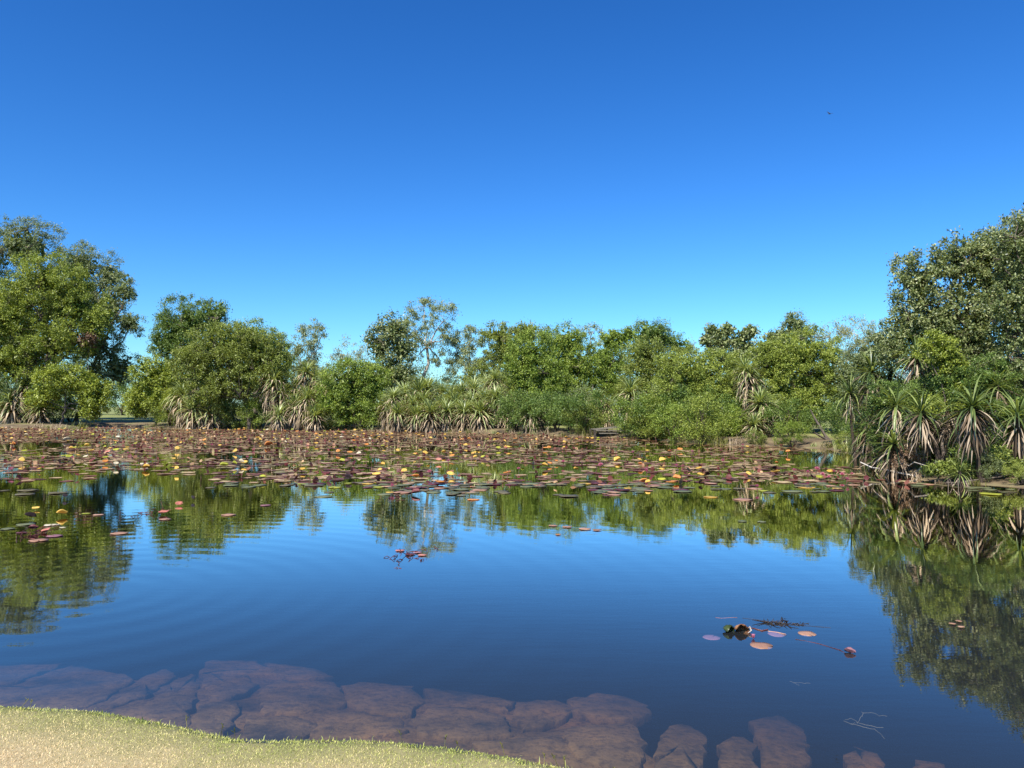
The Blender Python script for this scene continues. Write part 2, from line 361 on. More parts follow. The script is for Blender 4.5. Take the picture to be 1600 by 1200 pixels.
def m_stone():
    m, t, out = newmat('drowned_stone'); n1 = noise(t, 1.6, 6, None, .65); n2 = noise(t, 14, 6, None, .7); g = N(t, 'ShaderNodeNewGeometry')
    c = ramp(t, [(.34, (.035, .03, .02)), (.44, (.15, .115, .065)), (.6, (.29, .22, .115)), (.75, (.42, .28, .14))], n1)
    k = ramp(t, [(.38, (.35, .33, .32)), (.52, (1, 1, 1))], n2); c = mixc(t, .8, c, k, 'MULTIPLY')
    p = N(t, 'ShaderNodeBsdfPrincipled'); p.inputs['Roughness'].default_value = .9; t.links.new(c, p.inputs['Base Color'])
    bm = N(t, 'ShaderNodeBump'); bm.inputs['Distance'].default_value = .03; t.links.new(n2, bm.inputs['Height']); t.links.new(bm.outputs[0], p.inputs['Normal']); t.links.new(p.outputs[0], out.inputs[0]); return m
mstone = m_stone(); bed.data.materials.append(mstone)
zs = [-.16]*len(slabs)
for i, pl in enumerate(slabs):
    cyp = np.mean([p[1] for p in pl]); cxp = np.mean([p[0] for p in pl])
    edge = np.interp(cxp, [e[0] for e in edge_px], [e[1] for e in edge_px])
    z = -.10-.0030*max(0, edge-cyp)-.02*random.random()
    def top(q): return np.maximum(-.06+.12*np.minimum(sdf(q[:, 0], q[:, 1]), 0), -.40)-.003*(i % 5)
    zz = np.full(len(pl), z)
    for _ in range(6): P = np.array([G(x, y, q)[:2] for (x, y), q in zip(pl, zz)]); zz = top(P)
    c = P.mean(0)
    # resample outline with small wobble, dome the top, skirt down
    K = []
    for k in range(len(P)):
        a = P[k]; b = P[(k+1) % len(P)]; m_ = max(1, int(np.linalg.norm(b-a)/.07))
        for j in range(m_): K.append(a+(b-a)*j/m_+rng.normal(0, .022, 2))
    K = np.array(K); K = (9*K+np.roll(K, 1, 0)+np.roll(K, -1, 0))/11; n = len(K)
    rings = []
    for f, dz in ((1.04, -.07), (1.04, -.010), (1.01, -.001), (.7, .003), (.3, .003)):
        r_ = c+(K-c)*f; rings.append(np.c_[r_, top(r_)+dz+(.009*wn(r_[:, 0], r_[:, 1], 7, i)+.006*wn(r_[:, 0], r_[:, 1], 19, i))*(f < 1.05)])
    z = float(top(c[None])[0])
    V = np.concatenate(rings+[np.array([[*c, z+.015]])]); F = []
    for r_ in range(4):
        for j in range(n): F.append((r_*n+j, r_*n+(j+1) % n, (r_+1)*n+(j+1) % n, (r_+1)*n+j))
    for j in range(n): F.append((4*n+j, 4*n+(j+1) % n, 5*n))
    mk('stone', V, F, mstone, bed, True)

# ------------------------------------------------------------------ lawn grass blades
def blades(n, xr, yr, hmin, hmax, w, dmin, dmax, lean=.6, simple=False):
    x = rng.uniform(*xr, n*3); y = rng.uniform(*yr, n*3); d = sdf(x, y); k = (d > dmin) & (d < dmax); x, y, d = x[k][:n], y[k][:n], d[k][:n]
    z = height(x, y, d); m = len(x); h = rng.uniform(hmin, hmax, m)
    a = rng.uniform(0, 6.283, m); b = rng.uniform(0, 6.283, m); l = rng.uniform(.1, lean, m)*h
    wv = np.stack([np.cos(a), np.sin(a), 0*a], 1)*w/2; ln = np.stack([np.cos(b)*l, np.sin(b)*l, 0*b], 1)
    B = np.stack([x, y, z-.003], 1); up = np.array((0, 0, 1.))
    if simple:
        v = np.stack([B-wv*1.2, B+wv*1.2, B+ln+up*(h*(1-.3*l/h))[:, None]], 1).reshape(-1, 3); return v, np.arange(m*3).reshape(-1, 3), np.repeat(d, 3)
    v = np.stack([B-wv, B+wv, B+ln*.4+up*(h*.6)[:, None]+wv*.8, B+ln*.4+up*(h*.6)[:, None]-wv*.8, B+ln+up*(h*(1-.3*l/h))[:, None]], 1).reshape(-1, 3)
    i = np.arange(m)[:, None]*5
    F = np.concatenate([i+np.array([[0, 1, 2]]), i+np.array([[0, 2, 3]]), i+np.array([[3, 2, 4]])])
    return v, F, np.repeat(d, 5)
def m_grass():
    m, t, out = newmat('lawn_grass'); at = N(t, 'ShaderNodeAttribute', attribute_name='shore'); g = N(t, 'ShaderNodeNewGeometry')
    n = noise(t, 2.2, 4); a = N(t, 'ShaderNodeMath', operation='MULTIPLY_ADD'); t.links.new(n, a.inputs[0]); a.inputs[1].default_value = 1.1; a.inputs[2].default_value = -.60
    b = N(t, 'ShaderNodeMath', operation='ADD'); t.links.new(at.outputs['Fac'], b.inputs[0]); t.links.new(a.outputs[0], b.inputs[1])
    b2 = N(t, 'ShaderNodeMath', operation='MULTIPLY_ADD'); t.links.new(g.outputs['Random Per Island'], b2.inputs[0]); b2.inputs[1].default_value = .5; t.links.new(b.outputs[0], b2.inputs[2])
    gr = ramp(t, [(.0, (.26, .36, .05)), (.45, (.55, .56, .15)), (.8, (.83, .67, .34)), (1., (.86, .66, .38))], b2.outputs[0])
    v = ramp(t, [(0, (.42,)*3), (.5, (.95,)*3), (1, (1.25,)*3)], g.outputs['Random Per Island']); c = mixc(t, 1.0, gr, v, 'MULTIPLY')
    p = N(t, 'ShaderNodeBsdfPrincipled'); p.inputs['Roughness'].default_value = .6; t.links.new(c, p.inputs['Base Color'])
    tr = N(t, 'ShaderNodeBsdfTranslucent'); t.links.new(c, tr.inputs[0]); mx = N(t, 'ShaderNodeMixShader'); mx.inputs[0].default_value = .25
    t.links.new(p.outputs[0], mx.inputs[1]); t.links.new(tr.outputs[0], mx.inputs[2]); t.links.new(mx.outputs[0], out.inputs[0]); return m
parts = [blades(190000, (-4.6, 1.8), (2.7, 5.0), .006, .017, .0036, .03, 9, 1.3, True),
         blades(5000, (-4.6, 1.8), (2.7, 5.2), .02, .042, .004, .0, .10, .8),
         blades(160, (-4.6, 1.8), (2.7, 5.2), .05, .10, .003, -.02, .09, .6)]
off = 0; Vs = []; Fs = []; As = []
for v, f, a in parts: Vs.append(v); Fs.append(f+off); As.append(a); off += len(v)
tag(mk('grass', np.concatenate(Vs), np.concatenate(Fs), m_grass(), attr={'shore': np.concatenate(As)}), kind='stuff')
# small dry seed stalks poking above the edge of the lawn
tb = Tubes(); 
for x, y in ((45, 1088), (33, 1094), (292, 1088), (345, 1113), (1170/3.2, 1145), (628, 1150), (695, 1157), (719, 1160), (790, 1176), (851, 1178), (872, 1176), (884, 1184), (967, 1196)):
    b = G(x, np.interp(x, [e[0] for e in edge_px], [e[1] for e in edge_px]), LAWN_Z); 
    h = rng.uniform(.035, .08); e = b+np.array((rng.normal(0, .02), rng.normal(0, .02), h)); tb.add(curve(b, e, 4, .05), [.0018, .0015, .0013, .002], 3)
    for k in range(3):
        q = b+(e-b)*(.6+.13*k); tb.add([q, q+np.array((rng.normal(0, .008), 0, .012))], [.0014, .0022], 3)
tag(tb.build('seed_stalks', M['reed']), kind='stuff')

# ------------------------------------------------------------------ trees
def leaves(C, R, n, ln, wd, droop=.0, flat=.85, shell=.6):
    """C clump centres, R radii, n leaves each: diamond leaves gathered toward each clump's shell"""
    m = len(C)*n; c = np.repeat(C, n, 0); r = np.repeat(R, n)
    u = rng.normal(0, 1, (m, 3)); u /= np.linalg.norm(u, axis=1, keepdims=True)
    rad = rng.uniform(0, 1, m)**shell*rng.uniform(.75, 1.12, m)*np.where(rng.random(m) < .12, 1.6, 1); p = c+u*(r*rad)[:, None]*np.array((1, 1, flat))
    d = rng.normal(0, 1, (m, 3))+u*.7; d[:, 2] -= droop*2.2; d /= np.linalg.norm(d, axis=1, keepdims=True)
    s = rng.normal(0, 1, (m, 3))*.75+u*.55+np.array((-.15, -.35, .75)); s = np.cross(d, s); s /= (np.linalg.norm(s, axis=1, keepdims=True)+1e-6)
    L = ln*rng.uniform(.6, 1.35, m)[:, None]; Wd = wd*rng.uniform(.7, 1.3, m)[:, None]
    v = np.stack([p, p+d*L*.45+s*Wd/2, p+d*L, p+d*L*.45-s*Wd/2], 1).reshape(-1, 3)
    return v, np.arange(m*4).reshape(-1, 4)
KIND = {  # material, leaf length px, width px, droop, leaves per clump, clump px, coverage, bark
 'mangrove': ('mangrove', 2.9, 1.35, .1, 125, 7.2, .95, 'bark'),
 'lime': ('lime', 3.4, 1.7, .1, 110, 7.5, .95, 'bark'),
 'bright': ('bright', 2.9, 1.2, .15, 130, 7.2, .95, 'bark'),
 'green': ('green', 2.7, 1.25, .1, 125, 7.2, .95, 'bark'),
 'mel': ('mel', 2.6, 1.1, .25, 110, 7, .85, 'bark'),
 'gum': ('gum', 3.2, 1.1, .6, 80, 6.5, .72, 'palebark'),
 'olive': ('olive', 2.8, 1.3, .1, 120, 7, .92, 'bark'),
 'pale': ('pale', 2.8, 1.0, .5, 50, 7, .6, 'palebark'),
 'big': ('big', 5.2, 2.3, .15, 55, 8, .9, 'bark'),
}
def tree(name, label, Yd, base, lobes, kind, cat='tree', dens=1.0, trunk_r=None, ntrunk=1, leafscale=1.0, fork=.45, cs=1.0, extra=None, group=None):
    mt, lpx, wpx, droop, nl, cpx, cov, bark = KIND[kind]; s = Yd/FPX; sr = random.Random(hash(label) % 9999)
    bxw = gx(base, Yd); bz = float(height(np.array([bxw]), np.array([Yd]))[0]); root = np.array((bxw, Yd, bz-.05))
    T = thing(name, root, label, cat, group)
    tb = Tubes(); C = []; R = []
    top = max(W(l[0], l[1]-l[3], Yd)[2] for l in lobes); H = top-bz
    tr = trunk_r or max(.05, .016*H)
    fp = root+np.array((np.mean([gx(l[0], Yd) for l in lobes])-bxw, 0, 0))*.35+np.array((0, 0, H*fork*.6))
    stems = []
    for k in range(ntrunk):
        b0 = root+np.array((rng.normal(0, .25) if k else 0, rng.normal(0, .25) if k else 0, 0)); e0 = fp+np.array((rng.normal(0, .3)*k, rng.normal(0, .3)*k, 0))
        tb.add(curve(b0, e0, 6, .035), np.linspace(tr*1.2, tr*.8, 6)/(1+.35*(ntrunk > 1)), 8); stems.append(e0)
    for li, l in enumerate(lobes):
        px, py, rx, ry = l[:4]; rx *= 1.08; ry *= 1.06; dy = l[4] if len(l) > 4 else 0
        c = W(px, py, Yd); c[1] += dy; rxw = rx*s; ryw = ry*s; rdw = min(max(.75*rxw, .5*ryw), 1.4*rxw)
        # limb to the lobe
        st = stems[li % len(stems)]; lc = c-np.array((0, 0, ryw*.35)); P = curve(st, lc, 6, .05, .03); tb.add(P, np.linspace(tr*.62, tr*.24, 6), 6)
        cr = cpx*s*cs; area = 4*math.pi*((rxw*ryw)**1.6/3+(rxw*rdw)**1.6/3+(ryw*rdw)**1.6/3)**(1/1.6)
        n = int(max(5, area/(math.pi*cr*cr)*.72*cov*dens)); k = 0
        hub = [lc+(rng.normal(0, .35, 3)*np.array((rxw, rdw, ryw))) for _ in range(max(3, n//9))]
        for h_ in hub: tb.add(curve(P[rng.integers(3, 6)], h_, 4, .08), np.linspace(tr*.26, tr*.09, 4), 5)
        hub = np.array(hub)
        while k < n:
            u = rng.normal(0, 1, 3); u /= np.linalg.norm(u)
            if u[1] > .25 and rng.random() < .55: continue
            if u[2] < -.6 and rng.random() < .5: continue
            q = .62+.42*rng.random()**.6
            q *= 1+.16*math.sin(u[0]*5+li*2.1+len(label))*math.cos(u[2]*6+li+bxw)
            p = c+u*np.array((rxw-cr*.5, rdw, ryw-cr*.35))*q; 
            if p[2] < bz+.05: p[2] = bz+.1+rng.random()*.3
            C.append(p); R.append(cr*rng.uniform(.6, 1.45)); k += 1
            if k % 2 == 0:
                h_ = hub[np.argmin(np.linalg.norm(hub-p, axis=1))]; tb.add(curve(h_, p+np.array((0, 0, -.2*cr)), 3, .08), [tr*.10, tr*.06, tr*.03], 3)
    C = np.array(C); R = np.array(R)
    v, f = leaves(C, R, int(nl*.75), lpx*s*leafscale, wpx*s*leafscale, droop)
    if kind not in ('gum', 'pale'):                     # coarser inner sprays close the middle of the crown
        ic = []; ir = []
        for l in lobes:
            c = W(l[0], l[1], Yd); q = np.array((l[2], .8*min(l[2], l[3]), l[3]))*s*.62; k = max(8, int(l[2]*l[3]/45))
            u = rng.normal(0, 1, (k, 3)); u /= np.linalg.norm(u, axis=1, keepdims=True); ic.append(c+u*q*rng.uniform(.1, 1, (k, 1))); ir.append(np.full(k, 9*s))
        ic = np.concatenate(ic); ic[:, 2] = np.maximum(ic[:, 2], bz+.15)
        v2, f2 = leaves(ic, np.concatenate(ir), 26, 6.5*s, 4.2*s, droop); f = np.concatenate([f, f2+len(v)]); v = np.concatenate([v, v2])
    bo = tb.build('trunk', M[bark]); bo.parent = T; bo.matrix_parent_inverse = Matrix.Translation(-Vector(root))
    lo = mk('crown', v, f, M[mt]); lo.parent = T; lo.matrix_parent_inverse = Matrix.Translation(-Vector(root))
    return T

LEFT = 78.
tree('paperbark_tree', 'tall grey-green paperbark tree rising highest at the left edge of the pond', LEFT+5, 30,
     [(40, 385, 62, 43), (-30, 400, 60, 50), (125, 415, 42, 38), (95, 470, 70, 50), (172, 425, 20, 30), (-10, 480, 70, 60), (168, 480, 42, 48), (40, 540, 80, 60)], 'mel', ntrunk=2, trunk_r=.3)
tree('paperbark_tree', 'dark paperbark crown with sky gaps, right of the tall left tree', LEFT+2, 118,
     [(195, 450, 18, 24), (200, 508, 26, 22), (150, 540, 48, 40), (185, 575, 38, 34), (140, 600, 45, 40)], 'mel', dens=.8, trunk_r=.2)
tree('mangrove_tree', 'broad yellow-green freshwater mangrove with dark limbs in front of the tall left paperbark', LEFT-2, 72,
     [(75, 440, 60, 46), (20, 490, 55, 48), (120, 480, 42, 44), (90, 530, 60, 40), (-40, 530, 60, 70), (20, 570, 50, 34), (155, 500, 24, 34)], 'mangrove', ntrunk=2, trunk_r=.22)
tree('mangrove_shrub', 'bright yellow-green drooping mangrove bough low over the water at the left', LEFT-5, 95,
     [(100, 592, 42, 26), (150, 612, 26, 28), (70, 618, 30, 18), (145, 640, 22, 14)], 'lime', cat='shrub', trunk_r=.1)
tree('dead_bough', 'small rust-brown cluster of dead leaves hanging in the left paperbark', LEFT-3, 137, [(137, 531, 12, 12)], 'olive', cat='branch', trunk_r=.05).children
for o in bpy.data.objects:
    if o.type == 'EMPTY' and o.name.startswith('dead_bough'):
        for ch in o.children:
            if ch.name.startswith('crown'): ch.data.materials[0] = M['dead']
tree('round_tree', 'dark green round-crowned tree just right of the grassy gap', LEFT, 300,
     [(300, 505, 52, 42), (268, 530, 32, 44), (335, 490, 24, 26), (300, 560, 55, 45), (280, 600, 45, 35)], 'green', trunk_r=.22)
tree('mangrove_shrub', 'low yellow-green bush overhanging the water on the right of the grassy gap', LEFT-6, 245,
     [(240, 585, 34, 28), (232, 625, 36, 24), (262, 615, 30, 36), (215, 640, 18, 14)], 'lime', cat='shrub', dens=.95)
tree('mangrove_tree', 'wide olive mangrove tree leaning left on a slanting dark trunk', 67, 392,
     [(350, 545, 60, 42), (405, 560, 46, 48), (310, 570, 44, 34), (375, 590, 60, 40), (330, 615, 40, 28), (425, 600, 28, 34)], 'olive', trunk_r=.22, fork=.5)
tree('bushy_tree', 'small mid-green bushy crown behind the wide olive mangrove', 76, 400, [(398, 530, 34, 32), (360, 540, 30, 30), (428, 560, 30, 40)], 'bright')
tree('gum_tree', 'small olive gum left of the grey gum, above the left pandanus group', 80, 440, [(440, 540, 26, 26), (432, 575, 30, 30)], 'gum')
tree('gum_tree', 'grey upright gum with two tufted tops above the left pandanus group', 82, 485, [(484, 530, 24, 30), (500, 522, 14, 18), (470, 560, 28, 26), (490, 590, 34, 22)], 'gum', dens=1.25)
tree('gum_tree', 'pale thin gum between the grey gum and the large-leaved tree', 86, 545, [(545, 555, 32, 28), (570, 560, 22, 26), (525, 570, 22, 26), (555, 590, 40, 24)], 'pale', dens=1.1)
tree('mangrove_shrub', 'rounded bright green shrub reaching the water left of the central pandanus', 64, 555,
     [(550, 592, 46, 34), (580, 605, 34, 42), (525, 625, 34, 38), (565, 640, 46, 30)], 'bright', cat='shrub', ntrunk=3)
tree('large_leaved_tree', 'coarse-leaved olive tree standing against the left side of the tallest central gum', 73, 612,
     [(612, 515, 26, 28), (592, 535, 20, 34), (625, 545, 26, 36), (605, 585, 34, 34), (632, 590, 26, 34)], 'big', dens=1.5, leafscale=.8)
tree('gum_tree', 'tallest central gum with airy grey-green crown and a bare trunk', 77, 663,
     [(662, 487, 26, 24), (693, 492, 22, 24), (645, 510, 18, 22), (700, 520, 14, 20), (672, 525, 34, 20), (655, 548, 12, 16), (688, 560, 20, 16)], 'gum', dens=1.05, trunk_r=.16, fork=1.0)
tree('gum_tree', 'olive gum with sky holes right of the tallest central gum', 78, 735, [(733, 528, 26, 22), (712, 545, 16, 16), (745, 560, 40, 26), (725, 590, 36, 30)], 'gum', dens=1.3, fork=.8)
tree('gum_tree', 'wide flat-topped olive tree behind the right half of the central pandanus', 75, 795, [(785, 525, 36, 22), (825, 520, 30, 20), (790, 555, 36, 26), (770, 590, 45, 30)], 'olive', dens=.9)
tree('bushy_tree', 'fresh green feathery tree above the dark undergrowth right of the central pandanus', 62, 830,
     [(830, 555, 40, 42), (812, 580, 24, 50), (850, 590, 44, 34), (835, 615, 40, 26)], 'bright', ntrunk=3, trunk_r=.12)
tree('bushy_tree', 'green wispy tree with faint grey twigs on top, right of the feathery tree', 66, 885,
     [(880, 540, 38, 34), (905, 575, 44, 40), (870, 570, 30, 40), (890, 615, 48, 32)], 'bright', ntrunk=2)
tree('gum_tree', 'thin open-topped gum poking up behind the wispy green tree', 80, 922, [(922, 518, 19, 15), (938, 545, 22, 22)], 'gum', dens=.95)
tree('bushy_tree', 'mid-green tree with loose crown left of the dark double-topped tree', 66, 955,
     [(955, 535, 24, 22), (978, 525, 14, 16), (945, 565, 36, 30), (960, 600, 42, 36)], 'bright')
tree('round_tree', 'dark green double-topped tree standing behind the wooden landing', 70, 1020,
     [(1015, 520, 28, 24), (1035, 528, 20, 20), (1005, 545, 24, 24), (1055, 540, 22, 20)], 'green')
tree('bushy_tree', 'brownish olive tree directly behind the lone brown-skirted pandanus', 60, 1010,
     [(1010, 560, 40, 34), (1000, 600, 38, 36), (1050, 570, 28, 30)], 'olive')
tree('pale_tree', 'small pale grey sapling top right of the double-topped tree', 76, 1075, [(1078, 545, 13, 13), (1088, 560, 12, 12)], 'pale', dens=1.4)
tree('mangrove_tree', 'broad rounded olive-yellow bush fronting the water right of the landing', 48, 1095,
     [(1090, 585, 66, 40), (1055, 615, 44, 44), (1120, 620, 56, 40), (1075, 655, 60, 28), (1130, 660, 40, 26), (1150, 590, 30, 36)], 'mangrove', ntrunk=4, trunk_r=.1)
tree('large_leaved_tree', 'tree with big dark glossy leaf rosettes topping the olive-yellow bush', 56, 1130,
     [(1115, 518, 12, 11), (1137, 516, 11, 10), (1125, 535, 22, 12), (1150, 538, 12, 10), (1162, 527, 10, 10), (1172, 518, 9, 8), (1103, 532, 8, 8), (1165, 545, 16, 14), (1135, 560, 40, 18)], 'big', dens=1.25)
tree('bushy_tree', 'bright green bush low at the waterline below the glossy rosettes', 43, 1160,
     [(1160, 655, 26, 30), (1135, 668, 24, 20), (1185, 640, 22, 30)], 'bright', cat='shrub')
tree('round_tree', 'slim green tree with a domed top rising above the right-hand mangrove', 66, 1240, [(1242, 503, 19, 17), (1228, 525, 18, 16), (1255, 525, 20, 18)], 'mel', dens=1.3)
tree('mangrove_tree', 'large yellow-green mangrove right of centre, above the leaning bare trunk', 45, 1235,
     [(1260, 555, 52, 44), (1220, 575, 44, 40), (1285, 590, 42, 50), (1215, 620, 46, 40), (1260, 635, 54, 32), (1195, 560, 30, 26)], 'mangrove', ntrunk=3, trunk_r=.13)
tree('large_leaved_tree', 'low glossy large-leaved crown between the rosette tree and the domed tree', 58, 1205, [(1208, 528, 14, 10), (1195, 545, 30, 20), (1225, 540, 16, 14)], 'big', dens=1.4)
tree('pale_tree', 'pale dry gum with fine bare twigs behind the right-hand mangrove', 62, 1310, [(1295, 520, 34, 16), (1340, 515, 30, 22), (1325, 550, 44, 30), (1365, 540, 24, 30)], 'pale', dens=1.6)
tree('bushy_tree', 'dull green undergrowth tree behind the pale rosette pandanus', 44, 1335, [(1330, 585, 34, 34), (1335, 640, 38, 44), (1370, 600, 30, 40)], 'mel')
# right-hand near trees
tree('wattle_tree', 'big grey-olive tree with sickle leaves filling the upper right of the bank', 26, 1500,
     [(1440, 440, 50, 46), (1500, 410, 46, 44), (1418, 500, 36, 42), (1545, 395, 40, 40), (1402, 545, 34, 34), (1500, 570, 60, 40), (1480, 500, 60, 50), (1555, 450, 56, 60), (1530, 540, 66, 60), (1460, 560, 50, 34)], 'big', ntrunk=2, trunk_r=.14, leafscale=.95, dens=1.35, cs=1.05)
tree('wattle_tree', 'nearest tall dark-leaved tree cut by the right edge of the photo', 23.5, 1610,
     [(1600, 385, 50, 58), (1650, 360, 60, 60), (1600, 480, 60, 70), (1680, 470, 80, 90), (1600, 590, 60, 60), (1680, 620, 70, 80), (1560, 600, 40, 50)], 'big', ntrunk=2, trunk_r=.15, leafscale=.9, dens=1.3, cs=1.1)
tree('dry_tree', 'reddish-brown twiggy crown top at the extreme upper right', 25, 1590, [(1585, 365, 26, 26), (1600, 400, 24, 30)], 'gum', dens=1.2)
tree('lime_shrub', 'light yellow-green leafy shrub growing up through the right-hand pandanus', 23, 1470,
     [(1465, 545, 32, 26), (1480, 575, 26, 26), (1455, 640, 34, 22), (1500, 615, 28, 28)], 'lime', cat='shrub', leafscale=1.1, cs=.9, trunk_r=.05, dens=.85)
tree('bank_shrub', 'dark green leafy bush beside the water at the right edge', 22, 1590,
     [(1585, 660, 36, 36), (1600, 710, 34, 30), (1560, 700, 22, 24), (1640, 690, 50, 60)], 'green', cat='shrub', leafscale=1.4, trunk_r=.05)
tree('bank_shrub', 'tangled dark undergrowth behind the black pandanus trunk', 24, 1450,
     [(1430, 640, 60, 50), (1500, 660, 60, 50), (1400, 690, 40, 40), (1460, 710, 50, 34), (1380, 640, 34, 50)], 'green', cat='shrub', leafscale=1.1, trunk_r=.05, dens=.8)
tree('bank_shrub', 'grey-green leafy tree filling the gap behind the blue-grey many-headed pandanus', 29, 1375,
     [(1378, 545, 30, 34), (1350, 560, 30, 30), (1360, 620, 36, 40), (1400, 640, 40, 50), (1385, 690, 36, 34)], 'mel', cat='shrub', trunk_r=.06)
tree('bank_shrub', 'dense mid-green tree between the big grey-olive tree and the lime-centred pandanus', 23, 1540,
     [(1540, 600, 44, 44), (1490, 600, 30, 40), (1560, 650, 50, 40)], 'green', cat='shrub', leafscale=1.3, trunk_r=.06)
tree('bank_shrub', 'olive leafy bush under the lime-centred pandanus touching the water', 20.3, 1520,
     [(1500, 732, 26, 14), (1550, 722, 34, 22), (1592, 735, 30, 18), (1470, 732, 22, 12)], 'olive', cat='shrub', leafscale=1.5, trunk_r=.03, ntrunk=4, dens=.8)
tree('dry_shrub', 'reddish dry twiggy shrub at the water below the right-hand pandanus', 21.6, 1440,
     [(1430, 690, 26, 26), (1455, 715, 28, 20), (1415, 720, 20, 18)], 'gum', cat='shrub', trunk_r=.03, ntrunk=5, leafscale=.8)
for o in list(bpy.data.objects):
    if o.type == 'EMPTY' and o.name.startswith('dry_'):
        for ch in o.children:
            if ch.name.startswith('crown'): ch.data.materials[0] = M['dead'] if 'shrub' in o.name else M['gum']

# filler bushes added to block horizon light, and distant trees: a few forms copied
def proto_bush(kind, n, H, Wd, lsz):
    C = rng.normal(0, 1, (n, 3)); C /= np.linalg.norm(C, axis=1, keepdims=True); C *= rng.uniform(.3, 1, (n, 1))**.5
    C = C*np.array((Wd/2, Wd/2, H/2))+np.array((0, 0, H*.52)); C[:, 2] = np.maximum(C[:, 2], .1)
    v, f = leaves(C, rng.uniform(.12, .2, n)*H, 150, lsz*.72, lsz*.32, .1); cr = mk('crown', v, f, M[kind], data_only=True)
    tb = Tubes()
    for k in range(5): tb.add(curve((0, 0, -.1), (rng.normal(0, Wd*.2), rng.normal(0, Wd*.2), H*.7), 5, .05), np.linspace(.05, .02, 5)*H/3, 5)
    return cr, tb.build('trunk', M['darkbark'], data_only=True)
bushes = [proto_bush('green', 42, 2.6, 4.2, .16), proto_bush('olive', 38, 2.2, 3.8, .16), proto_bush('mel', 46, 3.4, 4.4, .16)]
def place_bush(i, x, y, sc, name, label, cat, group, rz):
    z = float(height(np.array([x]), np.array([y]))[0]); T = thing(name, (x, y, z), label, cat, group, rz, sc)
    ob('trunk', bushes[i][1], T); ob('crown', bushes[i][0], T)
under = [(808, 57), (830, 56.2), (850, 55.4), (870, 54.6), (888, 54), (906, 53), (1100, 45.5), (1180, 43.5), (1010, 47.5), (1235, 41.2), (1340, 36), (-60, 80), (0, 77), (40, 78), (85, 78), (110, 80), (20, 82), (65, 83), (260, 84), (300, 80), (345, 78), (420, 73), (455, 74), (500, 73), (540, 71), (600, 70), (640, 69), (690, 70), (740, 68), (785, 66), (830, 66), (870, 63), (905, 61),
         (960, 60), (1005, 55), (1040, 53), (1080, 52), (1130, 50), (1170, 49), (1210, 48), (1260, 49), (1310, 47), (1345, 40), (1375, 34), (1400, 30), (1440, 29), (1500, 28), (1560, 27), (1620, 26), (1480, 33), (1550, 34), (1380, 42)]
for k, (px, Yd) in enumerate(under):
    place_bush(0 if k < 18 or Yd < 36 else k % 3, gx(px, Yd), Yd, rng.uniform(.85, 1.15) if Yd > 45 else .8, 'filler_bush', 'low filler bush added behind the waterside trees to block horizon light', 'bush', 'filler bushes added behind the waterside trees', rng.uniform(0, 6.28))
for k in range(34):
    px = -150+k*57; Yd = rng.uniform(115, 150)
    if 1400 < px: Yd -= 60
    place_bush(k % 3, gx(px, Yd), Yd, rng.uniform(2.3, 3.1)*Yd/130, 'distant_tree', 'hazy tree far behind the pond, seen only in gaps of the treeline', 'tree', 'distant trees behind the treeline', rng.uniform(0, 6.28))

wb = [proto_bush('bright', 50, 2.2, 3.2, .13), proto_bush('olive', 46, 1.8, 3.0, .13), proto_bush('mangrove', 50, 2.4, 3.2, .13)]; bushes += wb
landmark = ((60, 'the left edge pandanus'), (132, 'the dark low bough'), (420, 'the slanting mangrove trunk'), (510, 'the left pandanus group'), (620, 'the rounded bright shrub'), (800, 'the central pandanus thicket'),
            (925, 'the feathery green tree'), (1000, 'the wooden landing'), (1170, 'the broad olive-yellow bush'), (1340, 'the large yellow-green mangrove'), (2000, 'the shaggy pandanus of the right bank'))
shx = []; seg_ = np.array(right[3:]); cum_ = np.r_[0, np.cumsum(np.linalg.norm(np.diff(seg_, axis=0), axis=1))]; s_ = .3
while s_ < cum_[-1]-6:
    qx = np.interp(s_, cum_, seg_[:, 0]); qy = np.interp(s_, cum_, seg_[:, 1]); ppx = proj(qx, qy, 0)[0]; nearby = qy < 33
    dx, dy = (rng.uniform(.1, .9), .2) if nearby else (rng.normal(0, .2), rng.uniform(.3, 1.6))
    if ppx > 0 and not (ppx < 236 or 122 < ppx < 236 or 275 < ppx < 350 or 412 < ppx < 512 or 608 < ppx < 900 or 918 < ppx < 992 or 1266 < ppx < 1312) and not (nearby and rng.random() < .1): shx.append((ppx, qx+dx, qy+dy))
    s_ += rng.uniform(.7, 1.3) if nearby else rng.uniform(1.5, 2.8)
for k, (px, qx, Yd) in enumerate(shx):
    near_ = Yd < 33; b_ = k % 3 if near_ else 3+k % 3; cn = (('dark green', 'olive', 'grey-green') if near_ else ('bright green', 'olive', 'yellow-green'))[k % 3]
    lm = [n for a, n in landmark if px < a][0]
    sc_ = float(rng.choice([.4, .6, .8, 1.1, 1.4]))*rng.uniform(.85, 1.1) if not near_ else rng.uniform(.14, .28)
    place_bush(b_, qx, Yd, sc_, 'waterside_shrub', f'{"tiny" if sc_ < .35 else "small" if sc_ < .6 else "low" if sc_ < .85 else "rounded" if sc_ < 1.2 else "tall"} {cn} leafy shrub at the waterline by {lm}', 'shrub', 'low shrubs along the waterline', rng.uniform(0, 6.28))

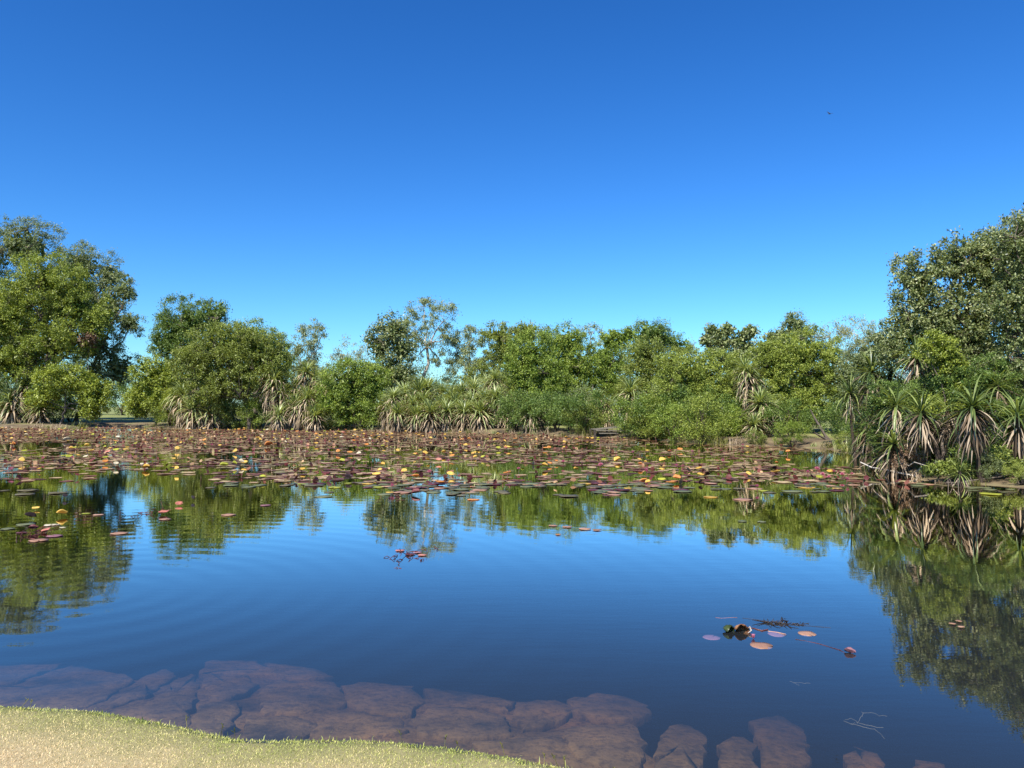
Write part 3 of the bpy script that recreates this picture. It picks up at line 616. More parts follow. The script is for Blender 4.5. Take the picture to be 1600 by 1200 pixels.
# ------------------------------------------------------------------ pandanus
def strap(L, w, bend, seg=5, fold=.25, start=.0):
    """one arching blade along +X from the origin, bending down by `bend` radians in total, V-folded"""
    V = []; F = []; p = np.array((0., 0, 0)); a = start
    for i in range(seg+1):
        t = i/seg; ww = w*(1-t**2.2)*(.75+.6*t*(1-t)) + .002; nrm = np.array((-math.sin(a), 0, math.cos(a)))
        V += [p+np.array((0, ww/2, 0))+nrm*fold*ww/2, p, p+np.array((0, -ww/2, 0))+nrm*fold*ww/2]
        if i < seg: p = p+np.array((math.cos(a), 0, math.sin(a)))*L/seg; a -= bend/seg*(.5+t)
    for i in range(seg):
        for j in (0, 1): F.append((i*3+j, i*3+j+1, i*3+3+j+1, i*3+3+j))
    return np.array(V), np.array(F)
def rot_leaf(V, az, el):
    c, s = math.cos(el), math.sin(el); x = V[:, 0]*c-V[:, 2]*s; z = V[:, 0]*s+V[:, 2]*c
    c, s = math.cos(az), math.sin(az); return np.stack([x*c-V[:, 1]*s, x*s+V[:, 1]*c, z], 1)
def rosette(n, L, w, el0, el1, bend, zspan=.25, seg=4, rad=.06, back_el=None):
    Vs = []; Fs = []; o = 0
    for i in range(n):
        t = i/n; az = i*2.399+rng.normal(0, .15); el = el1+(el0-el1)*t+rng.normal(0, .1)
        V, F = strap(L*rng.uniform(.7, 1.12)*(1 if el < 1 else .8), w, bend*rng.uniform(.6, 1.4), seg)
        if rng.random() < .2: V = V.copy(); k = V[:, 0] > L*.55; V[k, 2] -= (V[k, 0]-L*.55)*.8      # snapped tips
        V = rot_leaf(V, az, el)+np.array((math.cos(az)*rad, math.sin(az)*rad, -zspan*(1-t)))
        Vs.append(V); Fs.append(F+o); o += len(V)
    return np.concatenate(Vs), np.concatenate(Fs)
greens = [mk('leaf_crown', *rosette(110, 1.1, .075, 1.3, -.35, 1.3), M['pand'], data_only=True) for _ in range(3)]
skirts = [mk('dead_skirt', *rosette(130, .95, .09, .15, -1.25, 1.4, .9, 3, .1), M['skirt'], data_only=True) for _ in range(3)]
def pandanus(px, Yd, heads, label, base=None, group=None, sc=1.0, green_only=False):
    """heads: list of (px, py, size) crowns carried by one branching stem"""
    b = base if base is not None else px; x = gx(b, Yd); z = float(height(np.array([x]), np.array([Yd]))[0])
    T = thing('pandanus', (x, Yd, z), label, 'pandanus', group); root = np.array((x, Yd, z-.05)); tb = Tubes()
    hp = [W(h[0], h[1], Yd+(h[3] if len(h) > 3 else 0)) for h in heads]
    mid = root+(np.mean(hp, 0)-root)*np.array((.3, .3, .45))
    if len(hp) > 1: tb.add(curve(root, mid, 5, .03), np.linspace(.11, .08, 5)*sc, 8)
    for p, h in zip(hp, heads):
        st = mid if len(hp) > 1 else root
        tb.add(curve(st, p, 6, .04), np.linspace(.085, .06, 6)*sc, 8)
        s_ = h[2]*sc*1.28
        if s_ < 0: continue
        loc = p-np.array((x, Yd, z)); k = rng.integers(0, 3)
        ob('leaf_crown', greens[k], T, loc, (rng.normal(0, .12), rng.normal(0, .12), rng.uniform(0, 6.28)), s_)
        if not green_only: ob('dead_skirt', skirts[(k+1) % 3], T, loc-np.array((0, 0, .18*s_)), (0, 0, rng.uniform(0, 6.28)), (s_, s_, s_*(h[4] if len(h) > 4 else 1)))
    tr = tb.build('trunk', M['bark']); tr.parent = T; tr.matrix_parent_inverse = Matrix.Translation(-Vector((x, Yd, z)))
    return T
GP = 'pandanus palms along the far bank'
pandanus(20, 76, [(18, 622, 1.9), (38, 600, 1.3)], 'pandanus with a pale trunk at the extreme left waterline', 12, GP)
pandanus(70, 75, [(62, 632, 1.5)], 'dark-shaded pandanus under the low left bough', None, GP)
pandanus(290, 70, [(285, 612, 1.5), (312, 600, 1.3)], 'pandanus with dark skirt left of the slanting mangrove trunk', 280, GP)
pandanus(300, 68, [(300, 635, 1.5), (330, 640, 1.5)], 'low green pandanus fountain at the water right of the grassy gap', 308, GP)
pandanus(350, 69, [(352, 640, 1.4)], 'green pandanus tucked left of the slanting mangrove trunk', None, GP)
pandanus(432, 66, [(428, 590, 1.25), (440, 612, 1.2)], 'tall pandanus at the left of the left group with pale brown skirt', 436, GP)
pandanus(470, 67, [(478, 578, 1.2), (462, 602, 1.3), (492, 590, 1.1)], 'tallest three-headed pandanus in the left group', 470, GP)
pandanus(500, 66, [(508, 595, 1.1), (500, 625, 1.1)], 'pandanus at the right of the left group beside the rounded shrub', 500, GP)
pandanus(440, 64, [(436, 645, 1.0)], 'short green pandanus at the water under the left group', None, GP)
pandanus(492, 63, [(492, 645, 1.1)], 'short pale pandanus beside the rounded bright shrub', None, GP)
for i, (px, Yd, hd, lb) in enumerate([
    (612, 62, [(606, 630, 1.0), (615, 618, .9)], 'olive pandanus peeping out at the far left of the central thicket'),
    (660, 61.5, [(662, 624, 1.1), (645, 628, 1.0)], 'brown-skirted pandanus in the second row at the left of the central thicket'),
    (715, 61.5, [(712, 628, 1.1), (690, 630, 1.0)], 'two-headed pandanus in the second row in the middle of the central thicket'),
    (738, 61, [(738, 626, 1.1), (758, 622, 1.1)], 'two-headed tan-skirted pandanus in the second row right of the middle'),
    (770, 60, [(768, 640, 1.1), (775, 618, 1.1)], 'pale tan-skirted pandanus in the second row at the right of the thicket'),
    (800, 62, [(798, 606, 1.1), (772, 590, 1.0)], 'high green pandanus against the feathery tree'),
    (470, 64.5, [(462, 630, 1.1), (480, 618, 1.2)], 'shaggy two-headed pandanus in the middle of the left group'),
    (425, 66.5, [(420, 602, 1.1), (418, 580, 1.0)], 'straw-skirted pandanus leaning from the left group toward the slanting mangrove'),
    (640, 63, [(632, 612, 1.1), (655, 606, 1.2)], 'tall twin-headed pandanus at the left of the central thicket'),
    (672, 64, [(668, 604, 1.2), (690, 612, 1.1)], 'twin-headed pandanus with thick brown skirt in the central thicket top row'),
    (700, 63, [(705, 618, 1.2)], 'bright pandanus head in the middle of the central thicket top row'),
    (728, 63, [(722, 612, 1.1), (740, 606, 1.1)], 'green twin-headed pandanus right of the middle of the central thicket'),
    (765, 65, [(760, 600, 1.2), (785, 598, 1.2)], 'highest brown-skirted pandanus at the right of the central thicket'),
    (622, 60, [(620, 642, 1.0)], 'small green pandanus at the left foot of the central thicket'),
    (650, 60, [(650, 645, 1.1)], 'spiky low pandanus second from the left in the bottom row of the central thicket'),
    (672, 59.5, [(672, 640, 1.2)], 'bright lime low pandanus third from the left in the bottom row of the central thicket'),
    (700, 60, [(698, 640, 1.1)], 'brown-skirted low pandanus in the middle of the bottom row of the central thicket'),
    (727, 59.5, [(726, 640, 1.15)], 'grey-skirted low pandanus second from the right in the bottom row of the central thicket'),
    (748, 59, [(749, 640, 1.2)], 'wide-spreading low pandanus nearest the right end of the bottom row'),
    (785, 60, [(780, 625, 1.1), (792, 640, 1.0)], 'olive pandanus at the right end of the central thicket'),
    (832, 56, [(832, 640, 1.1)], 'grey hanging pandanus skirt in the dark below the feathery tree'),
    (915, 54, [(914, 640, .9)], 'small pandanus with brown skirt left of the wooden landing'),
    (948, 56, [(948, 635, .9), (935, 620, .9)], 'pale green pandanus above the wooden landing'),
    (980, 54, [(985, 608, 1.2)], 'lone pandanus with a heavy red-brown skirt right of the wooden landing'),
    (1060, 50, [(1055, 600, .9)], 'pandanus spikes showing at the left of the broad olive-yellow bush'),
    (1170, 43, [(1172, 588, .9), (1165, 575, .8)], 'pandanus with brown skirt above the bright green waterline bush'),
    (1190, 42, [(1188, 625, .95), (1205, 640, .8)], 'grey-green pandanus fountain left of the large yellow-green mangrove'),
    (1180, 41, [(1178, 660, .8)], 'shaded pandanus hanging over the dark water below the fountain pandanus')]):
    pandanus(px, Yd, hd, lb, None, GP)
# right bank, nearer: every blade is a leaf of its own
blade_g = [mk('leaf', *strap(1.0, .05, b, 5), M['pand_near'], data_only=True) for b in (.7, 1.4, 2.2)]
blade_d = [mk('dead_leaf', *strap(.62, .045, b, 4), M['skirt_near'], data_only=True) for b in (.5, 1.1, 1.6)]
def pandanus_near(base_px, Yd, heads, label):
    x = gx(base_px, Yd); z = float(height(np.array([x]), np.array([Yd]))[0]); T = thing('pandanus', (x, Yd, z), label, 'pandanus', 'pandanus palms on the right bank'); tb = Tubes()
    root = np.array((0, 0, -.05)); hp = [W(h[0], h[1], Yd+(h[5] if len(h) > 5 else 0))-np.array((x, Yd, z)) for h in heads]; mid = np.mean(hp, 0)*np.array((.4, .4, .5))
    if len(hp) > 1: tb.add(curve(root, mid, 6, .03), np.linspace(.085, .06, 6), 8)
    for h, p in zip(heads, hp):
        tb.add(curve(mid if len(hp) > 1 else root, p, 6, .03), np.linspace(.06, .045, 6), 8)
        sc, ng, nd = h[2]*1.12, h[3], h[4]
        for i in range(ng):
            t = i/ng; az = i*2.399+rng.normal(0, .2); el = -.35+1.55*t**1.5+rng.normal(0, .2)
            ob('leaf', blade_g[rng.integers(0, 3)], T, p+np.array((math.cos(az)*.04, math.sin(az)*.04, -.12*(1-t))), (0, -el, az), sc*rng.uniform(.7, 1.15))
        for i in range(nd):
            t = i/nd; az = i*2.399+rng.normal(0, .4); el = -.05-.5*rng.random()-.75*t
            ob('dead_leaf', blade_d[rng.integers(0, 3)], T, p+np.array((math.cos(az)*.06, math.sin(az)*.06, -.10-.55*t*sc)), (rng.normal(0, .3), -el, az), sc*rng.uniform(.75, 1.35))
    tr = tb.build('trunk', M['darkbark'], T)
pandanus_near(1532, 19.9, [(1520, 632, 1.05, 80, 200)], 'sunlit pandanus with lime centre and a long shaggy brown skirt at the right waterline')
pandanus_near(1462, 21, [(1440, 640, .95, 60, 110), (1482, 636, .85, 45, 110)], 'twin-headed pandanus on a straight black trunk, left of the lime-centred one')
pandanus_near(1410, 23, [(1400, 630, 1.1, 70, 110), (1418, 655, .9, 40, 90)], 'pandanus with upright green blades and brown skirt left of the black trunk')
pandanus_near(1335, 28, [(1328, 612, 1.0, 80, 40)], 'pale silvery starburst pandanus leaning out left of the right-hand thicket')
pandanus_near(1375, 27, [(1362, 578, 1.1, 70, 70), (1392, 580, 1.15, 70, 80), (1378, 600, 1.0, 50, 60)], 'blue-grey many-headed pandanus high in the right-hand thicket')
pandanus_near(1440, 24.5, [(1432, 552, 1.0, 60, 90), (1452, 572, 1.0, 50, 80)], 'tall pandanus with straw skirt under the big grey-olive tree')
pandanus_near(1402, 22, [(1396, 690, 1.0, 60, 110)], 'dark drooping pandanus trailing its skirt into the water')
pandanus_near(1362, 25.5, [(1358, 668, 1.1, 40, 140), (1372, 640, 1.0, 50, 90)], 'grey shaggy pandanus at the left corner of the right bank')
pandanus_near(1385, 24, [(1380, 715, .9, 40, 110)], 'low dark pandanus heap touching the water at the corner of the right bank')
pandanus_near(1595, 21, [(1590, 645, 1.0, 70, 50)], 'green pandanus half hidden by leaves at the right photo edge')
pandanus_near(1500, 19.2, [(1500, 735, .5, 44, 12)], 'small ground-level pandanus sprouting over the water near the fallen sticks')
pandanus_near(1560, 22.5, [(1560, 600, .9, 50, 60)], 'shaded pandanus between the lime-centred one and the right photo edge')

# ------------------------------------------------------------------ bank details
def tuft(x, y, n, h, spread, mat, name, label, cat='plant', group=None, w=.02):
    z = float(height(np.array([x]), np.array([y]))[0]); Vs = []; Fs = []; o = 0
    for i in range(n):
        V, F = strap(h*rng.uniform(.6, 1.2), w, rng.uniform(.3, 1.5), 3); V = rot_leaf(V, rng.uniform(0, 6.28), rng.uniform(.7, 1.5))+np.array((rng.normal(0, spread), rng.normal(0, spread*.6), 0))
        Vs.append(V); Fs.append(F+o); o += len(V)
    t = mk(name, np.concatenate(Vs), np.concatenate(Fs), mat); t.location = (x, y, z-.02); return tag(t, label, cat, group)
spots = np.linspace(.02, .98, 90); seg = np.array(right[3:])
cum = np.r_[0, np.cumsum(np.linalg.norm(np.diff(seg, axis=0), axis=1))]
for k, s_ in enumerate(np.linspace(1, cum[-1]-1, 120)):
    x = np.interp(s_, cum, seg[:, 0]); y = np.interp(s_, cum, seg[:, 1])
    px, py = proj(x, y, 0)
    if 132 < px < 226 or (1200 < px < 1345 and rng.random() < .2): continue
    hh = rng.uniform(.25, .6) if rng.random() < .85 else rng.uniform(.6, .9)
    if y < 30: hh *= .45
    side = 'right bank' if px > 1340 else ('right half of the far bank' if px > 800 else 'left half of the far bank')
    c = rng.random(); mt = M['reed'] if c < .5 else M['pand'] if c < .8 else M['skirt']; cn = 'straw-green' if c < .5 else 'green' if c < .8 else 'dry brown'
    dx, dy = rng.normal(0, .3), rng.uniform(-.2, .7)
    tuft(x+dx*(.5 if y < 30 else 1), y+dy if y > 30 else y+.1, int(rng.uniform(18, 40)), hh, hh*.35, mt, 'sedge_tuft', f'{cn} sedge tuft at the waterline of the {side}', 'plant', 'sedge tufts along the waterline', .03 if y > 30 else .016)
g_ = G(1103, 690); tuft(g_[0], g_[1]+.2, 60, .9, .35, M['lime'], 'sedge_tuft', 'lime-green spiky tuft at the water below the broad olive-yellow bush', 'plant', None, .03)

# leaning bare trunk
b = G(1300, 697); b[1] += .4; tb = Tubes(); Yd = b[1]
P = [W(1302, 697, Yd), W(1296, 689, Yd), W(1289, 680, Yd), W(1282, 668, Yd), W(1274, 655, Yd), W(1266, 640, Yd)]
tb.add(P, [.12, .09, .075, .06, .05, .03], 8)
T = thing('leaning_trunk', P[0], 'bare grey forked trunk leaning left over the water on the pale patch of bank', 'fallen tree')
o = tb.build('stem', M['bark'], T); o.matrix_parent_inverse = Matrix.Translation(-Vector(P[0]))
tb = Tubes(); tb.add([P[1], W(1284, 683, Yd-.3), W(1272, 676, Yd-.5)], [.07, .05, .03], 7); o = tb.build('branch', M['bark'], T); o.matrix_parent_inverse = Matrix.Translation(-Vector(P[0]))
# sticks on the right bank
for (x0, y0, x1, y1, lb) in ((1537, 728, 1560, 740, 'pale thin stick sloping down the bank by the lime-centred pandanus'), (1550, 745, 1572, 738, 'short pale stick lying by the water at the right')):
    a = W(x0, y0, 20.2); b = W(x1, y1, 19.9); a[2] = max(a[2], .15); tb = Tubes(); tb.add(curve(a, b, 5, .02), [.012, .014, .014, .012, .008], 5); tag(tb.build('stick', M['palebark']), lb, 'stick')
a = W(1480, 748, 19.6); tb = Tubes()
for k in range(6):
    e = G(1482+k*8, 758+rng.uniform(0, 6)); m_ = (a+e)/2+np.array((rng.normal(0, .05), 0, .12)); tb.add([a+np.array((k*.12, 0, 0)), m_+np.array((k*.05, 0, 0)), e-np.array((0, 0, .04))], [.014, .012, .008], 5)
tag(tb.build('pandanus_roots', M['bark']), 'arching pale roots dipping into the water under the small ground-level pandanus', 'roots')
# earth bank with log at far right
tb = Tubes(); tb.add([(12.7, 19.3, .16), (13.6, 19.2, .2), (14.6, 19.0, .18), (15.8, 18.6, .2)], [.12, .16, .15, .12], 10)
tag(tb.build('log', M['bark']), 'low brown log along the waterline at the right photo edge', 'log')

# wooden landing
def box(V, F, c, s):
    n = len(V); c = np.array(c); s = np.array(s)/2
    for dx in (-1, 1):
        for dy in (-1, 1):
            for dz in (-1, 1): V.append(c+s*np.array((dx, dy, dz)))
    for q in ((0, 1, 3, 2), (4, 6, 7, 5), (0, 4, 5, 1), (2, 3, 7, 6), (0, 2, 6, 4), (1, 5, 7, 3)): F.append(tuple(n+i for i in q))
def boxo(name, c, s, mat, parent, rot=None):
    V = []; F = []; box(V, F, (0, 0, 0), s); o = mk(name, V, F, mat, parent); o.location = tuple(float(q) for q in c)
    if rot: o.rotation_euler = rot
    return o
LY = 50.5; lx = gx(952, LY)
T = thing('wooden_landing', (lx, LY, 0), 'small weathered wooden landing standing over the water in the dark gap of the far bank', 'jetty', rz=.12)
for k in range(12): boxo('plank', (-1.0+k*.18, .1, .50+.016*k), (.165, 1.5, .05), M['wood'], T)
for sx in (-1.1, 0, 1.15):
    for sy in (-.55, .7): boxo('post', (sx, sy, .2), (.12, .12, .60), M['darkwood'], T)
boxo('crossbeam', (-.2, -.66, .26), (1.3, .06, .06), M['wood'], T); boxo('edge_beam', (0, -.68, .44), (2.1, .07, .06), M['wood'], T)
Pp = W(970, 652, 53); T = thing('grey_sign_panel', (Pp[0], 53, .3), 'pale grey panel on a post behind the right end of the wooden landing', 'sign')
boxo('panel', (0, 0, Pp[2]-.3), (.34, .04, .55), M['steelgrey'], T); boxo('post', (0, .05, (Pp[2]-.3)/2), (.07, .05, Pp[2]-.3), M['steelgrey'], T)

# bird in the sky
Pb = W(1296, 178, 62); T = thing('bird', Pb, 'small dark bird flying high in the blue sky at the upper right', 'bird', rz=.5)
tb = Tubes(); tb.add([(-.17, 0, 0), (-.12, 0, .01), (-.03, 0, .015), (.06, 0, .01), (.11, 0, .02), (.15, 0, .01), (.18, 0, 0)], [.012, .02, .04, .042, .028, .02, .003], 8); tb.build('body', M['bird'], T)
for s_ in (-1, 1):
    V = [(.07, 0, .02), (-.05, 0, .02), (.09, s_*.14, .10), (-.04, s_*.14, .08), (.02, s_*.30, .12), (-.04, s_*.27, .10), (.07, 0, .012), (-.05, 0, .012), (.09, s_*.14, .092), (-.04, s_*.14, .072), (.02, s_*.30, .115), (-.04, s_*.27, .094)]
    F = [(0, 1, 3, 2), (2, 3, 5, 4), (6, 8, 9, 7), (8, 10, 11, 9), (0, 2, 8, 6), (2, 4, 10, 8), (1, 7, 9, 3), (3, 9, 11, 5), (4, 5, 11, 10)]
    mk('wing', V, F, M['bird'], T)
mk('tail', [(-.15, -.02, 0), (-.15, .02, 0), (-.28, .05, 0), (-.28, -.05, 0), (-.15, 0, .012), (-.27, 0, .008)], [(0, 1, 2, 3), (0, 3, 5, 4), (1, 4, 5, 2), (0, 4, 1), (3, 2, 5)], M['bird'], T)
T.rotation_euler = (.5, -.2, .6)

# ------------------------------------------------------------------ water lilies
def padcol(name, c1, c2, rough=.45, spec=.25, trans=.1):
    m, t, out = newmat(name); tc = N(t, 'ShaderNodeTexCoord'); n = noise(t, 9, 4, tc.outputs['Object']); oi = N(t, 'ShaderNodeObjectInfo')
    a = N(t, 'ShaderNodeMath', operation='MULTIPLY_ADD'); t.links.new(oi.outputs['Random'], a.inputs[0]); a.inputs[1].default_value = .4; t.links.new(n, a.inputs[2])
    c = ramp(t, [(.4, c1), (.95, c2)], a.outputs[0])
    p = N(t, 'ShaderNodeBsdfPrincipled'); t.links.new(c, p.inputs['Base Color']); p.inputs['Roughness'].default_value = rough; p.inputs['Specular IOR Level'].default_value = spec
    tr = N(t, 'ShaderNodeBsdfTranslucent'); t.links.new(c, tr.inputs[0]); mx = N(t, 'ShaderNodeMixShader'); mx.inputs[0].default_value = trans
    t.links.new(p.outputs[0], mx.inputs[1]); t.links.new(tr.outputs[0], mx.inputs[2]); t.links.new(mx.outputs[0], out.inputs[0]); return m
PC = {'olive-brown': padcol('pad_olive', (.07, .06, .03), (.17, .14, .07)), 'maroon': padcol('pad_maroon', (.06, .018, .02), (.17, .05, .05)),
      'grey-green': padcol('pad_greygreen', (.08, .09, .04), (.18, .19, .09)), 'tan-pink': padcol('pad_tan', (.26, .13, .08), (.46, .27, .17)),
      'yellow': padcol('pad_yellow', (.50, .30, .05), (.80, .56, .14), trans=.3), 'orange': padcol('pad_orange', (.48, .17, .04), (.72, .34, .10), trans=.3),
      'yellow-green': padcol('pad_lime', (.25, .28, .03), (.48, .48, .07), trans=.3), 'cream': padcol('pad_cream', (.50, .42, .28), (.75, .68, .50), trans=.3),
      'blackish': padcol('pad_black', (.012, .008, .008), (.035, .02, .02)), 'mauve': padcol('pad_mauve', (.20, .09, .11), (.33, .17, .18), .6, .2),
      'pink': padcol('pad_pink', (.38, .12, .09), (.58, .26, .19), trans=.2)}
def disc(k=16, wav=.03, dome=0., notch=.12, thick=.0, rings=1, seed=0):
    r = np.random.default_rng(seed); th = notch+(2*math.pi-2*notch)*np.arange(k)/(k-1); rad = 1+r.normal(0, .03, k)
    V = [(0, 0, 0)]; F = []
    fr = [(i+1)/(rings) for i in range(rings)]
    for f in fr:
        for j in range(k):
            V.append((math.cos(th[j])*rad[j]*f, math.sin(th[j])*rad[j]*f, dome*f*f+wav*f*f*math.sin(th[j]*3+seed)+wav*.6*f*f*math.cos(th[j]*5+seed*2)))
    for j in range(k-1): F.append((0, 1+j, 2+j))
    for q in range(rings-1):
        for j in range(k-1): F.append((1+q*k+j, 1+(q+1)*k+j, 2+(q+1)*k+j, 2+q*k+j))
    V = np.array(V, float)
    if thick:
        n = len(V); V = np.concatenate([V, V-np.array((0, 0, thick))]); F2 = [tuple(n+i for i in f[::-1]) for f in F]
        b = 1+(rings-1)*k; rim = [(b+j, b+n+j, b+n+j+1, b+j+1) for j in range(k-1)]+[(0, n, b+n, b), (b+k-1, b+k-1+n, n, 0)]
        F = F+F2+rim
    return V, F
flat_src = [disc(16, .02, .0, .10+.03*i, .03, 2, i) for i in range(4)]
cup_src = [disc(14, .05, .35, .15, .03, 3, 10+i) for i in range(3)]
def foldsrc(i):
    V, F = disc(14, .05, .1, .12, .03, 3, 20+i); V = V.copy(); ang = (.9, 1.2, .6, 1.4)[i]     # halves fold up about X
    y = V[:, 1].copy(); s_ = np.sign(y); V[:, 1] = y*math.cos(ang); V[:, 2] += np.abs(y)*math.sin(ang)*(1-.25*np.abs(y)); return V, F
fold_src = [foldsrc(i) for i in range(4)]
meshcache = {}
def padmesh(shape, i, col):
    key = (shape, i, col)
    if key not in meshcache:
        V, F = {'flat': flat_src, 'cup': cup_src, 'fold': fold_src}[shape][i]; meshcache[key] = mk('lily_pad', V, F, PC[col], smooth=True, data_only=True)
    return meshcache[key]
used = {}
def lily(x, y, r, shape, col, label, lift=None, tilt=None, group='water lily pads on the pond', i=None):
    n = {'flat': 4, 'cup': 3, 'fold': 4}[shape]; i = int(rng.integers(0, n)) if i is None else i
    z = {'flat': .012, 'cup': .02, 'fold': .03}[shape] if lift is None else lift
    tl = {'flat': .0, 'cup': .25, 'fold': .5}[shape] if tilt is None else tilt
    nm = 'lily_pad' if shape == 'flat' else 'raised_lily_leaf'
    o = ob(nm, padmesh(shape, i, col), None, (x, y, z+r*math.sin(tl)*.5), (rng.normal(0, 1)*tl*.5+tl*(shape != 'flat'), rng.normal(0, 1)*tl*.3, rng.uniform(0, 6.28) if shape == 'flat' else rng.uniform(-.8, .8)), r)
    return tag(o, label, 'lily pad' if shape == 'flat' else 'lily leaf', group)
# hand-placed pads nearest the viewer
hand = [
 (1112, 995, 28, 'flat', 'mauve', 'mauve lily pad floating left of the curled brown leaf in the near water'),
 (1190, 1009, 34, 'flat', 'tan-pink', 'largest tan-pink lily pad in the near water, below the pink bud'),
 (1261, 990, 27, 'flat', 'tan-pink', 'orange-pink lily pad at the right of the near floating group'),
 (1213, 990, 26, 'flat', 'mauve', 'dull mauve half-sunk lily pad between the pink bud and the orange-pink pad'),
 (1328, 1020, 18, 'fold', 'mauve', 'crumpled purple lily leaf at the end of the long floating stem'),
 (641, 867, 16, 'flat', 'maroon', 'left maroon leaf of the lone clump in the reflection of the tallest gum'),
 (652, 864, 14, 'flat', 'mauve', 'mauve leaf at the back of the lone clump in the reflection of the tallest gum'),
 (660, 868, 14, 'flat', 'pink', 'pinkish leaf at the right of the lone clump in the reflection of the tallest gum'),
 (625, 861, 15, 'flat', 'pink', 'small pink lily pad left of the lone maroon clump'),
 (864, 822, 14, 'flat', 'tan-pink', 'leftmost of the row of tan pads on open water right of centre'),
 (886, 824, 16, 'flat', 'tan-pink', 'second tan pad from the left in the row on open water right of centre'),
 (914, 827, 20, 'flat', 'tan-pink', 'widest tan pad in the row on open water right of centre'),
 (933, 829, 14, 'flat', 'tan-pink', 'rightmost tan pad in the row on open water right of centre'),
 (872, 836, 9, 'flat', 'orange', 'tiny orange pad just below the row of tan pads'),
 (1160, 815, 14, 'flat', 'grey-green', 'left one of two faint pads in the dark reflection right of centre'),
 (1190, 816, 14, 'flat', 'grey-green', 'right one of two faint pads in the dark reflection right of centre'),
 (97, 807, 17, 'fold', 'yellow', 'bright yellow upright lily leaf in the nearest left cluster'),
 (47, 812, 17, 'fold', 'blackish', 'black upright folded lily leaf left of the bright yellow one'),
 (56, 797, 11, 'cup', 'yellow', 'small ochre raised leaf above the black folded leaf'),
 (60, 845, 28, 'flat', 'tan-pink', 'wide tan-pink pad nearest the viewer at the left'),
 (81, 821, 22, 'flat', 'cream', 'pale cream pad under the bright yellow upright leaf'),
 (40, 820, 26, 'flat', 'grey-green', 'grey-green pad under the black folded leaf'),
 (186, 834, 26, 'flat', 'tan-pink', 'solitary pink-tan pad right of the nearest left cluster'),
 (52, 831, 15, 'fold', 'maroon', 'folded maroon leaf in front of the pale cream pad'),
 (72, 832, 14, 'cup', 'pink', 'small pinkish raised leaf in front of the pale cream pad'),
 (34, 833, 16, 'flat', 'maroon', 'maroon pad at the left of the nearest left cluster'),
 (12, 827, 20, 'flat', 'grey-green', 'grey-green pad at the left photo edge in the nearest cluster'),
 (98, 825, 10, 'flat', 'cream', 'small cream pad right of the nearest left cluster'),
 (85, 838, 24, 'flat', 'mauve', 'mauve pad beside the wide tan-pink pad at the left'),
 (256, 804, 16, 'cup', 'pink', 'raised dusty-pink leaf floating alone left of centre'),
 (258, 812, 18, 'flat', 'tan-pink', 'tan pad just below the raised dusty-pink leaf'),
 (357, 805, 22, 'flat', 'tan-pink', 'narrow tan pad on open water between the left clusters and the centre'),
 (135, 803, 14, 'flat', 'yellow-green', 'yellow-green pad right of the bright yellow upright leaf'),
 (154, 805, 16, 'flat', 'tan-pink', 'tan pad two steps right of the bright yellow upright leaf'),
 (280, 790, 12, 'cup', 'pink', 'small pink raised leaf beside a floating stem left of centre'),
 (101, 780, 12, 'fold', 'blackish', 'blackish folded leaf alone above the nearest left cluster'),
 (301, 783, 12, 'fold', 'blackish', 'blackish folded leaf alone in the left-centre reflections'),
 (415, 790, 16, 'flat', 'mauve', 'mauve pad floating at left centre off the lily carpet'),
 (688, 757, 17, 'cup', 'orange', 'large orange raised leaf at the front edge of the carpet below the tallest gum'),
 (740, 781, 20, 'flat', 'orange', 'flat orange pad in front of the carpet, right of the large orange raised leaf'),
 (545, 751, 16, 'fold', 'blackish', 'large black folded leaf at the front of the carpet left of centre'),
 (510, 743, 15, 'cup', 'maroon', 'humped maroon and white leaf left of the large black folded leaf'),
 (229, 734, 14, 'fold', 'yellow', 'bright yellow folded leaf at the front of the left carpet'),
 (225, 728, 12, 'cup', 'cream', 'cream curled leaf just above the bright yellow folded leaf'),
 (350, 731, 14, 'fold', 'yellow-green', 'lime folded leaf at the front of the carpet, left of centre'),
 (104, 690, 12, 'fold', 'cream', 'white cupped leaf standing in the dark left water'),
 (112, 703, 9, 'fold', 'yellow', 'round yellow leaf below the white cupped leaf at the left'),
 (1005, 757, 16, 'fold', 'orange', 'orange-red folded leaf at the front edge right of centre'),
 (1110, 777, 22, 'flat', 'yellow', 'flat yellow pad in front of the carpet right of centre'),
 (1160, 781, 30, 'flat', 'tan-pink', 'long tan-orange pad in front of the carpet above the right reflections'),
 (1050, 752, 26, 'flat', 'orange', 'flat orange pads patch at the front edge right of centre'),
 (965, 722, 14, 'fold', 'yellow', 'yellow folded leaf standing in the right half of the carpet'),
 (1036, 722, 13, 'fold', 'yellow', 'yellow folded leaf right of the first one in the right half of the carpet'),
 (23, 697, 12, 'fold', 'orange', 'orange leaf standing at the far left of the carpet'),
 (420, 698, 14, 'fold', 'orange', 'orange folded leaf in the middle depth of the left carpet'),
 (650, 773, 14, 'fold', 'maroon', 'dark red upright leaf in front of the large orange raised leaf'),
]
for px, py, wpx, shp, col, lb in hand:
    p = G(px, py); r = wpx/2/FPX*p[1]; lily(p[0], p[1], r, shp, col, lb, lift=(-.006 if 'half-sunk' in lb or lb.startswith('mauve lily') else 0 if p[1] < 10 else None), tilt=(.05 if p[1] < 8.5 else None))

